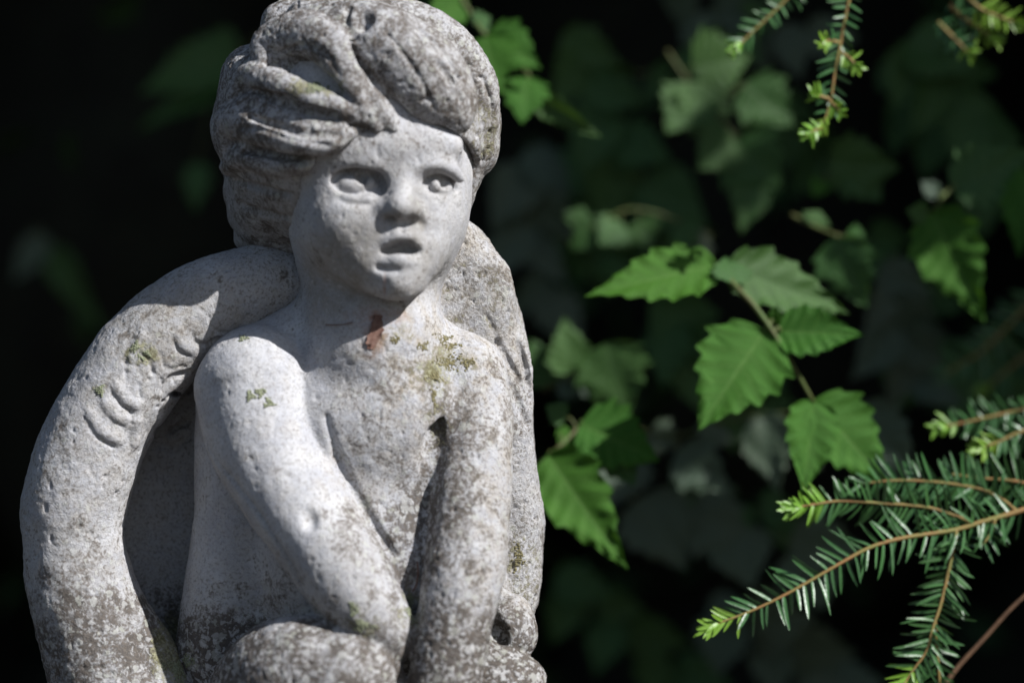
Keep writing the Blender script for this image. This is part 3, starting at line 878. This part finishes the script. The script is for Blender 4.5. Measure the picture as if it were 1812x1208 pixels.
def vine(label, stem, leaves, kind="green", r=5.0, group="leafy vine shoots behind the statue", mat=None, cat="vine"):
    base = V(*stem[0])
    root = empty("vine_shoot", base)
    tag(root, label, cat, group)
    P = crom([list(V(*p) - base) for p in stem], 6)
    rr = np.linspace(r, r * 0.55, len(P)) * S
    segs = [np.column_stack([P, rr])]
    link("stem", tube_mesh("stem", segs[0], mat or M_STEM), root)
    W = np.array([list(V(*p)) for p in stem])
    Pw = P + np.array(base)
    for lf in leaves:
        b, t, width = lf[0], lf[1], lf[2]
        roll = lf[3] if len(lf) > 3 else random.uniform(-25, 25)
        k = lf[4] if len(lf) > 4 and lf[4] else kind
        var = lf[5] if len(lf) > 5 else random.randrange(4)
        put_leaf(root, k, var, b, t, width, roll)
        # petiole from the nearest place on the stem to the leaf base
        bv = np.array(V(*b)); i = np.argmin(((Pw - bv) ** 2).sum(1))
        if np.linalg.norm(Pw[i] - bv) > 0.002:
            mid = (Pw[i] + bv) / 2 + np.array([0, 0, 0.003])
            C = crom([list(Pw[i] - base), list(mid - base), list(bv - base)], 4)
            link("petiole", tube_mesh("petiole", np.column_stack([C, np.full(len(C), r * 0.45 * S)]), mat or M_STEM, 5), root)
    return root

# the bright shoot in the middle of the picture
vine("bright green shoot of toothed leaves on a slanting stem in the middle of the picture",
     [(1262, 466, 590), (1300, 505, 550), (1340, 548, 530), (1385, 615, 520), (1440, 712, 540)],
     [((1264, 470, 580), (1036, 518, 490), 92, 22, None, 0), ((1290, 474, 590), (1512, 548, 610), 96, -20, "dull", 1), ((1352, 588, 530), (1237, 757, 450), 150, 6, None, 0),
      ((1382, 586, 530), (1528, 590, 480), 80, -18, None, 3), ((1368, 572, 530), (1374, 542, 510), 26, 0, None, 2),
      ((1440, 712, 540), (1424, 872, 490), 84, -14, None, 3), ((1443, 712, 544), (1574, 854, 530), 112, -22, None, 0), ((1300, 500, 550), (1286, 448, 590), 60, 30, "dull", 2)], r=7)
vine("broad drooping leaf with a dark hole on a short stalk, behind the bright middle shoot",
     [(1400, 380, 980), (1440, 400, 960), (1484, 420, 930), (1500, 440, 920)],
     [((1480, 424, 920), (1526, 545, 900), 98, 20, "dull", 2), ((1440, 396, 960), (1452, 372, 960), 46, 10, "dull", 2), ((1496, 424, 940), (1540, 432, 960), 56, 0, "dull", 1)], "dull", r=5)
vine("pair of lobed leaves hanging at the right edge above the conifer sprays",
     [(1700, 320, 1000), (1670, 345, 960), (1652, 376, 920), (1640, 395, 900)],
     [((1652, 378, 900), (1734, 566, 820), 118, 12, "green", 1), ((1690, 338, 980), (1830, 262, 960), 100, -14, "dull", 0), ((1640, 380, 900), (1606, 372, 880), 40, 0, "dull", 2),
      ((1660, 345, 960), (1630, 318, 960), 30, 10, "grey", 2)], "green", r=5)
vine("single leaf cut by the right edge of the picture, beside the hanging lobed pair",
     [(1850, 270, 980), (1830, 290, 960), (1818, 305, 950)], [((1822, 300, 950), (1800, 456, 900), 76, 16, "green", 0)], "green")
vine("bright shoot of sharp toothed leaves low beside the statue's right wing",
     [(905, 880, 730), (940, 830, 690), (972, 806, 650), (1010, 770, 670), (1040, 738, 710)],
     [((972, 808, 630), (1104, 1000, 520), 118, 2, None, 1), ((1030, 752, 680), (1166, 812, 620), 112, -16, "green", 0), ((1084, 780, 690), (1118, 856, 650), 80, 10, "dull", 2),
      ((1000, 740, 690), (968, 715, 680), 40, 20, "dull", 2), ((985, 774, 680), (1030, 762, 690), 30, 0, "green", 2), ((962, 830, 670), (940, 862, 680), 52, -20, "dull", 3)], r=6)
vine("dusky triangular leaves between the statue's shoulder and the bright middle shoot",
     [(960, 690, 1150), (1020, 660, 1120), (1078, 612, 1080)],
     [((1074, 610, 1080), (1104, 738, 1040), 118, 20, "dull", 2), ((1010, 660, 1120), (1000, 560, 1100), 74, 10, "dull", 1), ((990, 675, 1130), (1040, 700, 1120), 46, 0, "grey", 2),
      ((970, 680, 1140), (938, 600, 1130), 80, -12, "dull", 0)], "dull")
vine("mid green rounded leaves right behind the statue's hair at the top",
     [(800, -30, 900), (836, 30, 880), (862, 66, 860), (905, 100, 870), (950, 150, 900)],
     [((858, 66, 850), (880, 158, 790), 104, 10, "green", 2), ((866, 62, 860), (956, 118, 820), 86, -12, "green", 1), ((934, 138, 880), (922, 212, 830), 76, 8, "green", 2),
      ((820, 6, 890), (746, 40, 860), 62, 14, "green", 0), ((840, 44, 870), (870, 30, 880), 40, 0, "dull", 2), ((950, 170, 900), (1060, 245, 890), 44, 20, "dull", 3),
      ((800, -10, 900), (800, 30, 900), 50, 0, "green", 2)], "green")
vine("row of small oval leaves in the gloom above the bright middle shoot",
     [(1000, 430, 1300), (1060, 395, 1280), (1120, 370, 1280), (1200, 390, 1300), (1260, 420, 1300)],
     [((1020, 400, 1280), (1034, 365, 1270), 48, 0, "dull", 2), ((1100, 395, 1280), (1062, 430, 1250), 66, 10, "dull", 2), ((1130, 390, 1280), (1150, 436, 1250), 60, 10, "dull", 2),
      ((1200, 400, 1290), (1236, 436, 1260), 56, 0, "dull", 1), ((1250, 415, 1290), (1210, 450, 1290), 56, 0, "grey", 2), ((1060, 400, 1280), (1010, 440, 1280), 60, 0, "dull", 2)], "dull", r=4)
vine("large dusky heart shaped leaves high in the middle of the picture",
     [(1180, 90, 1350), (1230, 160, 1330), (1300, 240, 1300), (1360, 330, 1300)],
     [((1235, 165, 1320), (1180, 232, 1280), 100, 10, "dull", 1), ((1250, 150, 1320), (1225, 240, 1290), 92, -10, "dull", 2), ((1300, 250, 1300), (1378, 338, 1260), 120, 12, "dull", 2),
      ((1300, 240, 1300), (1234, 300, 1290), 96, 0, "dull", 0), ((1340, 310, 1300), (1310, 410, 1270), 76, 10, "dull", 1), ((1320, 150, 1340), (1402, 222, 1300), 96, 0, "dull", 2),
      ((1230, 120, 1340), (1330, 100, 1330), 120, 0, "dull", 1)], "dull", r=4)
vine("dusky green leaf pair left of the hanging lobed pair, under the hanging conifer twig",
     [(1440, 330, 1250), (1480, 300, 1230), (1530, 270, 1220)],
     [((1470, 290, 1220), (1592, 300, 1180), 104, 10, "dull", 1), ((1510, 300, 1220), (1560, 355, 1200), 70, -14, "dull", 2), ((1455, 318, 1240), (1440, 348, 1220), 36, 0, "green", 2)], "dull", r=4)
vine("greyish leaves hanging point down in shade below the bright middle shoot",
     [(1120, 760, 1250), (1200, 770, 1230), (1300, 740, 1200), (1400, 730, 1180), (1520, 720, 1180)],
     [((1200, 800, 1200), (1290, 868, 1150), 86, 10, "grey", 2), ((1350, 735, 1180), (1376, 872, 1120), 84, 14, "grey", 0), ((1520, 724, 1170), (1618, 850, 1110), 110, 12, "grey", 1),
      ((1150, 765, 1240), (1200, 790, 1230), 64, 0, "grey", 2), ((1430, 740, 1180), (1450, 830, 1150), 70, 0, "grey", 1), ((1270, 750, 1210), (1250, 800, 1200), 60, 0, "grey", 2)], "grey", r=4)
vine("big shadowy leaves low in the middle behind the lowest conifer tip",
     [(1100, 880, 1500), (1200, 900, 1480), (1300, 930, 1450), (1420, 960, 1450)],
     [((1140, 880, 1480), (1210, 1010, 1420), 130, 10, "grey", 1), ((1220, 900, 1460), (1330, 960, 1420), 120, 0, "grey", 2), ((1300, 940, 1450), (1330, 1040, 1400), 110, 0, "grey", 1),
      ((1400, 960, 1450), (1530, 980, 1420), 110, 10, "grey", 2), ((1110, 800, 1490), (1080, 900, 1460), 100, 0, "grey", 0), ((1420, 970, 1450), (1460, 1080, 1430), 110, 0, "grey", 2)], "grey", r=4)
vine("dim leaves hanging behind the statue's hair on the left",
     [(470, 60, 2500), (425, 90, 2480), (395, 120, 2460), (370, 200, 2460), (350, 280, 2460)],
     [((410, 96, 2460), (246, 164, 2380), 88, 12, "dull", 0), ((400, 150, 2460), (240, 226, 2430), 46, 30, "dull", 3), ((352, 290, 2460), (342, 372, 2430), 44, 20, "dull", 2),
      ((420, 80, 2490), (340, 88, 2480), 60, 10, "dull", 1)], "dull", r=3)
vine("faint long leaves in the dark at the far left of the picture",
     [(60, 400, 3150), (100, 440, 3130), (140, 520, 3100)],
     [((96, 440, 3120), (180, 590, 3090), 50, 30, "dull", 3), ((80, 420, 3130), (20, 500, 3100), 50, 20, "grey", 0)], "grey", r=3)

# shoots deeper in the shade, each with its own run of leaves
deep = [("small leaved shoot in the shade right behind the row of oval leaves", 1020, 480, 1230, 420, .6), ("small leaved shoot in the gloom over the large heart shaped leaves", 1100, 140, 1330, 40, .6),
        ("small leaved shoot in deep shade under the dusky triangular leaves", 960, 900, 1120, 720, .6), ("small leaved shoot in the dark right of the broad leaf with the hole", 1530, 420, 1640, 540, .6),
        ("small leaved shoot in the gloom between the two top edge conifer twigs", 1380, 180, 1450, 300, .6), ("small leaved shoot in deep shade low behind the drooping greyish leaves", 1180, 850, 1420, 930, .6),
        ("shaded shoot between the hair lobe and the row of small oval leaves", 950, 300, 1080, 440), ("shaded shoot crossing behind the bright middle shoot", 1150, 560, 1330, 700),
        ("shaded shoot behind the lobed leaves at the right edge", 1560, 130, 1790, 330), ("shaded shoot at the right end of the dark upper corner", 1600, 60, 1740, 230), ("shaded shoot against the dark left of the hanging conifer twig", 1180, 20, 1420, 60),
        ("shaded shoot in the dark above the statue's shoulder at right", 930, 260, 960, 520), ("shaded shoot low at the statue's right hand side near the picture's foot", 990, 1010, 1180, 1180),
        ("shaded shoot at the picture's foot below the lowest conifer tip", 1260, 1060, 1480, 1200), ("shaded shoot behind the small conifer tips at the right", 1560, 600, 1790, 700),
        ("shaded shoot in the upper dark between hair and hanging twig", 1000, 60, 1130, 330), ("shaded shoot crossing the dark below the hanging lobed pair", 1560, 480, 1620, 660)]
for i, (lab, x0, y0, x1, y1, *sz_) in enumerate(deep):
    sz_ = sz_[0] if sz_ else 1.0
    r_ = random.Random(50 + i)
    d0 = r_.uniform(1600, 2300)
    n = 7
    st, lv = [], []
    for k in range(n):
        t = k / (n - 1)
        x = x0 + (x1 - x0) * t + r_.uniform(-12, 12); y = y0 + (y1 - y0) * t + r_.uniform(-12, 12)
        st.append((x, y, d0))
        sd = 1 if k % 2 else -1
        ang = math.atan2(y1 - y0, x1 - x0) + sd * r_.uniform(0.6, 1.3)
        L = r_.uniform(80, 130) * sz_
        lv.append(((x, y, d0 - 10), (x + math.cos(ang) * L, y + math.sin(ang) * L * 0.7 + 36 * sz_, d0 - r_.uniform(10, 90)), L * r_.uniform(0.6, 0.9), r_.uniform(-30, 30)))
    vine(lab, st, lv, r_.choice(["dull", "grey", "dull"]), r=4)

# ------------------------------------------------------------------ conifer sprays
def needle_block(rows):
    """rows: base, direction, flat-side vector, length, width -> verts, quads, uv"""
    vs, qs, uv = [], [], []
    for b, d, s, L, wd in rows:
        nrm = np.cross(s, d); bend = rng.normal() * 0.10; side_bend = rng.normal() * 0.08
        k0 = len(vs)
        for t, wf in ((0, 0.25), (0.10, 0.8), (0.4, 1.0), (0.75, 0.8), (0.93, 0.4), (1.0, 0.05)):
            c = b + d * L * t - nrm * ((0.10 + bend) * L * t * t) + s * (side_bend * L * t * t)
            vs += [c - s * wd * 0.5 * wf + nrm * wd * 0.14 * wf, c, c + s * wd * 0.5 * wf + nrm * wd * 0.14 * wf]
            uv += [(0, t), (0.5, t), (1, t)]
        for i in range(5):
            for j in range(2):
                a = k0 + i * 3 + j
                qs.append((a, a + 1, a + 4, a + 3))
    return vs, qs, uv

def uv_mesh(name, vs, qs, uv, mat):
    me = np_mesh(name, vs, qs, mat)
    ul = me.uv_layers.new(name="UVMap")
    li = np.zeros(len(me.loops), np.int32); me.loops.foreach_get("vertex_index", li)
    ul.data.foreach_set("uv", np.array(uv, np.float32)[li].ravel())
    return me

def twig(root, pts, nl=56, gap=11, r0=4, r1=2, seed=0, tip=0.14, tilt=0.0, bare=0.0, youth=True):
    r = random.Random(seed)
    base = np.array(root.location)
    P = np.array([list(V(*p)) for p in pts]); P = crom(P, 10) - base
    seg = np.linalg.norm(np.diff(P, axis=0), axis=1); cum = np.concatenate([[0], np.cumsum(seg)]); Lt = cum[-1]
    f = 1 + pts[0][2] / DIST
    tw = link("twig", tube_mesh("twig", np.column_stack([P, np.linspace(r0, r1, len(P)) * S * f]), M_YTWIG, 6), root)
    old, young = [], []
    s = bare * Lt; side = 1
    g = gap * S * f
    while s < Lt:
        i = min(np.searchsorted(cum, s) - 1, len(P) - 2); i = max(i, 0)
        a = (s - cum[i]) / (seg[i] + 1e-9)
        p = P[i] + (P[i + 1] - P[i]) * a
        T = (P[i + 1] - P[i]) / (seg[i] + 1e-9)
        c = np.array(CAM) - (p + base); c /= np.linalg.norm(c)
        S1 = np.cross(T, c); S1 /= np.linalg.norm(S1)
        Up = np.cross(S1, T)
        ti = math.radians(tilt + r.uniform(-22, 22))
        sv = S1 * math.cos(ti) + Up * math.sin(ti)
        u = s / Lt
        ang = math.radians(r.uniform(52, 74) - 34 * max(0, (u - 0.8) / 0.2))
        d = sv * side * math.sin(ang) + T * math.cos(ang) + Up * r.uniform(-0.15, 0.40) + T * r.gauss(0, 0.10)
        d /= np.linalg.norm(d)
        fl = np.cross(d, Up); fl /= np.linalg.norm(fl) + 1e-9
        roll = r.uniform(-0.7, 0.7)
        fl = fl * math.cos(roll) + np.cross(d, fl) * math.sin(roll)
        L = nl * S * f * r.uniform(0.62, 1.1) * (1 - 0.45 * max(0, (u - 0.75) / 0.25)) * min(1, 0.55 + u * 4)
        (young if (youth and u > 1 - tip) else old).append((p, d, fl, L, 6.8 * S * f * r.uniform(0.75, 1.2)))
        side = -side
        s += g * r.uniform(0.25, 0.65) * (0.75 if u > 1 - tip else 1)
    if youth:
        p, T = P[-1], P[-1] - P[-3]; T /= np.linalg.norm(T)
        c = np.array(CAM) - (p + base); c /= np.linalg.norm(c)
        S1 = np.cross(T, c); S1 /= np.linalg.norm(S1); Up = np.cross(S1, T)
        for k in range(13):
            a = r.uniform(0, 6.28); sp = r.uniform(0.15, 0.75)
            d = T + (S1 * math.cos(a) + Up * math.sin(a)) * sp; d /= np.linalg.norm(d)
            fl = np.cross(d, Up + S1 * 0.2); fl /= np.linalg.norm(fl)
            young.append((p - T * r.uniform(0, 26) * S, d, fl, nl * 0.52 * S * f * r.uniform(0.7, 1.1), 8 * S * f))
    if old:
        link("needles", uv_mesh("needles", *needle_block(old), M_NEEDLE), tw)
    if young:
        link("young_tip", uv_mesh("young_tip", *needle_block(young), M_YOUNG), tw)
    return tw

def spray(label, origin, twigs):
    root = empty("yew_branch", V(*origin))
    tag(root, label, "conifer branch", "conifer branches reaching into the picture")
    for i, (pts, kw) in enumerate(twigs):
        twig(root, pts, seed=i * 7 + len(label), **kw)
    return root

spray("large dark green conifer branch with several sprays and lime tips, lower right corner", (1830, 892, 300),
      [([(1850, 888, 320), (1790, 908, 310), (1740, 922, 300), (1690, 937, 290), (1600, 951, 270), (1540, 968, 255), (1480, 1000, 240), (1400, 1046, 225), (1330, 1080, 215), (1254, 1108, 205)], dict(nl=66, gap=15, r0=5.5, tip=0.10)),
       ([(1720, 925, 300), (1690, 912, 305), (1640, 897, 305), (1560, 890, 300), (1490, 886, 290), (1440, 892, 280), (1400, 898, 270)], dict(nl=56, gap=11, tip=0.2, tilt=12)),
       ([(1800, 905, 310), (1765, 878, 330), (1720, 862, 340), (1650, 852, 345), (1580, 850, 345), (1520, 856, 340)], dict(nl=60, gap=11, tip=0.02, youth=False)),
       ([(1840, 860, 360), (1790, 850, 365), (1740, 846, 370), (1680, 838, 375)], dict(nl=64, gap=11, youth=False)),
       ([(1692, 937, 290), (1686, 975, 285), (1676, 1020, 280), (1664, 1070, 270), (1650, 1112, 260), (1640, 1150, 255), (1612, 1190, 250), (1590, 1226, 245)], dict(nl=62, gap=10, tip=0.17)),
       ([(1654, 1100, 265), (1658, 1150, 275), (1662, 1200, 280), (1668, 1250, 285)], dict(nl=50, gap=11, youth=False)),
       ([(1760, 918, 300), (1752, 945, 300), (1736, 965, 295)], dict(nl=44, gap=12, youth=False))])
spray("single conifer twig hanging straight down from the top edge, with lime side shoots", (1508, -40, 420),
      [([(1512, -60, 420), (1502, 0, 420), (1490, 62, 415), (1478, 125, 410), (1468, 185, 405), (1452, 232, 400)], dict(nl=38, gap=17, r0=3.6, tip=0.10)),
       ([(1486, 92, 415), (1504, 104, 405), (1518, 122, 398)], dict(nl=26, gap=12, tip=0.9)),
       ([(1484, 76, 415), (1466, 72, 405), (1452, 80, 400)], dict(nl=26, gap=12, tip=0.6)),
       ([(1470, 176, 405), (1450, 170, 398), (1436, 164, 392)], dict(nl=26, gap=12, tip=0.5)),
       ([(1468, 180, 405), (1480, 190, 400), (1488, 200, 395)], dict(nl=24, gap=12, tip=0.9)),
       ([(1455, 226, 400), (1440, 232, 395), (1424, 242, 390)], dict(nl=28, gap=9, tip=1.0))])
spray("short blurred conifer twig slanting in from the top edge, left of the hanging twig", (1410, -30, 560),
      [([(1420, -40, 560), (1390, 0, 555), (1358, 32, 550), (1326, 62, 545), (1298, 90, 540)], dict(nl=36, gap=16, r0=3, tip=0.10))])
spray("lime tipped conifer twigs in the top right corner", (1700, -40, 640),
      [([(1690, -30, 640), (1730, 12, 635), (1768, 30, 630), (1806, 44, 625)], dict(nl=40, gap=13, tip=0.6)),
       ([(1680, 10, 660), (1710, 36, 655), (1742, 56, 650), (1764, 74, 645)], dict(nl=36, gap=13, tip=0.45)),
       ([(1660, 40, 700), (1690, 70, 690), (1716, 96, 690)], dict(nl=36, gap=13, tip=0.25))])
spray("two small conifer twigs with bright tips entering from the right edge, above the large branch", (1850, 720, 560),
      [([(1850, 712, 560), (1790, 728, 560), (1730, 742, 555), (1660, 757, 550)], dict(nl=44, gap=12, tip=0.16, tilt=10)),
       ([(1850, 750, 480), (1800, 766, 475), (1765, 782, 470), (1726, 796, 465)], dict(nl=40, gap=11, tip=0.35))])
spray("faint shadowed conifer twig at the right edge below the lobed leaves", (1850, 500, 1300),
      [([(1850, 510, 1300), (1790, 570, 1290), (1740, 618, 1285), (1672, 662, 1280)], dict(nl=56, gap=12, youth=False)),
       ([(1850, 610, 1350), (1800, 640, 1345), (1740, 690, 1340)], dict(nl=52, gap=12, tip=0.1))])
bt = empty("bare_twig", V(1830, 1040, 420))
tag(bt, "thin bare reddish brown twig slanting up in the lower right corner", "twig")
P = crom([list(V(x, y, d) - bt.location) for x, y, d in [(1840, 1030, 420), (1790, 1075, 415), (1740, 1130, 410), (1690, 1185, 405), (1660, 1230, 400)]], 6)
link("shoot", tube_mesh("shoot", np.column_stack([P, np.linspace(3, 5, len(P)) * S]), M_TWIG, 6), bt)
# ------------------------------------------------------------------ setting: soil, hedge, unseen trees added to shade it
M_SOIL = simple("dark_soil", (0.045, 0.032, 0.022), 0.95, (0.02, 0.015, 0.01), 14, 0.01)
M_BARK = simple("bark", (0.07, 0.05, 0.035), 0.9, (0.03, 0.022, 0.016), 30, 0.006)
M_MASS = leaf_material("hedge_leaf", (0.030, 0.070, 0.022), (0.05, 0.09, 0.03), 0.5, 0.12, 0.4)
M_CORE = simple("painted_shade_core", (0.014, 0.016, 0.009), 0.95, (0.008, 0.008, 0.005), 18, 0.01)  # near black colour stands for the shade inside the foliage

g = 40
xs = np.linspace(-60, 60, g + 1)
gx, gy = np.meshgrid(xs, xs, indexing='ij')
gv = np.column_stack([gx.ravel(), gy.ravel(), np.zeros(gx.size)])
near = np.hypot(gv[:, 0], gv[:, 1]) < 6
gv[:, 2] += np.where(near, 0, vnoise(gv, 7.0, 3) * 0.05)
gq = [(i * (g + 1) + j, (i + 1) * (g + 1) + j, (i + 1) * (g + 1) + j + 1, i * (g + 1) + j + 1) for i in range(g) for j in range(g)]
tag(link("ground", np_mesh("ground", gv, gq, M_SOIL)), kind="structure")

def scatter_leaves(pts, nrm, size, seed, mat, name, lowpoly=True):
    """one mesh of many simple folded leaves at given places"""
    r = np.random.default_rng(seed)
    n = len(pts)
    t = np.array([(0, 0), (0.36, 0.34), (0.28, 0.68), (0, 1.0), (-0.28, 0.68), (-0.36, 0.34)])
    D = nrm * 0.5 + r.normal(size=(n, 3)) * 0.6 + np.array([0, 0, -0.55]); D /= np.linalg.norm(D, axis=1, keepdims=True)
    U = r.normal(size=(n, 3)); X = np.cross(D, U); X /= np.linalg.norm(X, axis=1, keepdims=True); Z = np.cross(X, D)
    sz = size * r.uniform(0.6, 1.25, n)[:, None, None]
    v = pts[:, None] + sz * (X[:, None] * t[None, :, :1] + D[:, None] * t[None, :, 1:] + Z[:, None] * (np.abs(t[None, :, :1]) * 0.4 - 0.18 * t[None, :, 1:] ** 2))
    k = np.arange(n)[:, None] * 6
    q = np.concatenate([k + np.array([[0, 1, 2, 3]]), k + np.array([[0, 3, 4, 5]])])
    uv = np.tile(np.column_stack([t[:, 0] + 0.5, t[:, 1]]), (n, 1))
    return uv_mesh(name, v.reshape(-1, 3), q, uv, mat)

def lump(c, r, seed, sub=24):
    """closed uneven blob: verts, quads, normals"""
    u = np.linspace(0.02, math.pi - 0.02, sub); a = np.arange(sub * 2) / (sub * 2) * 2 * math.pi
    d = np.array([[(math.sin(x) * math.cos(y), math.sin(x) * math.sin(y), math.cos(x)) for y in a] for x in u]).reshape(-1, 3)
    rr = 1 + 0.22 * fbm(d + seed * 3.1, 0.6, 3, seed)
    v = np.array(c) + d * np.array(r) * rr[:, None]
    n = sub * 2
    q = [(i * n + j, i * n + (j + 1) % n, (i + 1) * n + (j + 1) % n, (i + 1) * n + j) for i in range(sub - 1) for j in range(n)]
    return v, np.array(q)[:, ::-1], d

def crown(name, lumps, parent, loc, leaf, per, seed, mat):
    V_, Q_, o = [], [], 0
    P_, N_ = [], []
    r = np.random.default_rng(seed)
    for i, (c, rad) in enumerate(lumps):
        v, q, d = lump(np.array(c) - loc, rad, seed + i)
        V_.append(v); Q_.append(q + o); o += len(v)
        k = r.integers(0, len(v), per)
        sh = r.uniform(0.97, 1.22, per)[:, None]
        cc = np.array(c) - loc
        P_.append(cc + (v[k] - cc) * sh + r.normal(size=(per, 3)) * leaf * 0.5); N_.append(d[k])
    inner = link("opaque_core", np_mesh("opaque_core", np.vstack(V_), np.vstack(Q_), M_CORE), parent)  # solid blobs inside the leaves, added to stop light passing through
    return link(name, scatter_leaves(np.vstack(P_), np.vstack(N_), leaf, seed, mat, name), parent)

# hedge closing the view, a dense mass of leaves nobody could count
lum = []
r_ = random.Random(4)
for i in range(30):
    lum.append(((-2.1 + 4.2 * (i % 10) / 9 + r_.uniform(-.1, .1), 1.75 + r_.uniform(-.08, .12), 0.35 + 0.75 * (i // 10)), (0.42, 0.55, 0.55)))
hedge = empty("hedge", Vector((0, 1.7, 0)))
tag(hedge, "dense dark hedge filling the background behind the statue", "hedge")
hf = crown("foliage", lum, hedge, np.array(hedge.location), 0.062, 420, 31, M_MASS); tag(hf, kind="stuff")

# unseen tree added above the hedge to block sun and sky
ot = empty("added_shade_tree", Vector((0.35, 2.6, 0)))
tag(ot, "unseen broadleaf tree added over the hedge to shade the background", "tree")
lum = [((-1.3 + 0.75 * i + r_.uniform(-.1, .1), 1.0 + 0.75 * j, 2.15 + 0.25 * j + r_.uniform(-.1, .1)), (0.62, 0.60, 0.42)) for i in range(5) for j in range(3)]
tag(crown("crown", lum, ot, np.array(ot.location), 0.09, 300, 61, M_MASS), kind="stuff")
link("trunk", tube_mesh("trunk", [(0, 0, -0.1, .17), (0, 0, .6, .14), (.03, -.02, 1.4, .12), (0, -.1, 2.2, .10), (-.1, -.3, 2.8, .06)], M_BARK, 12), ot)

# unseen yew past the right edge, crown shaped to block the sun
yw = empty("unseen_yew_tree", Vector((1.55, 0.9, 0)))
tag(yw, "unseen yew beyond the right edge, crown shaped to shade the leaves", "tree")
cols = [(1.01, 0.26), (1.49, -0.02), (1.96, -0.30), (1.04, 0.80), (1.55, 0.48), (2.07, 0.17), (1.15, 1.38), (1.75, 1.0)]
lum = [((x + .005 + r_.uniform(0, .04), y + .012 + r_.uniform(0, .05), 0.5 + 0.56 * k), (0.42, 0.42, 0.44)) for x, y in cols for k in range(7)]
tag(crown("crown", lum, yw, np.array(yw.location), 0.05, 420, 91, M_MASS), kind="stuff")
link("trunk", tube_mesh("trunk", [(0, 0, -0.1, .13), (0, 0, 1, .11), (.02, 0, 2, .09), (0, .05, 3.4, .04)], M_BARK, 12), yw)
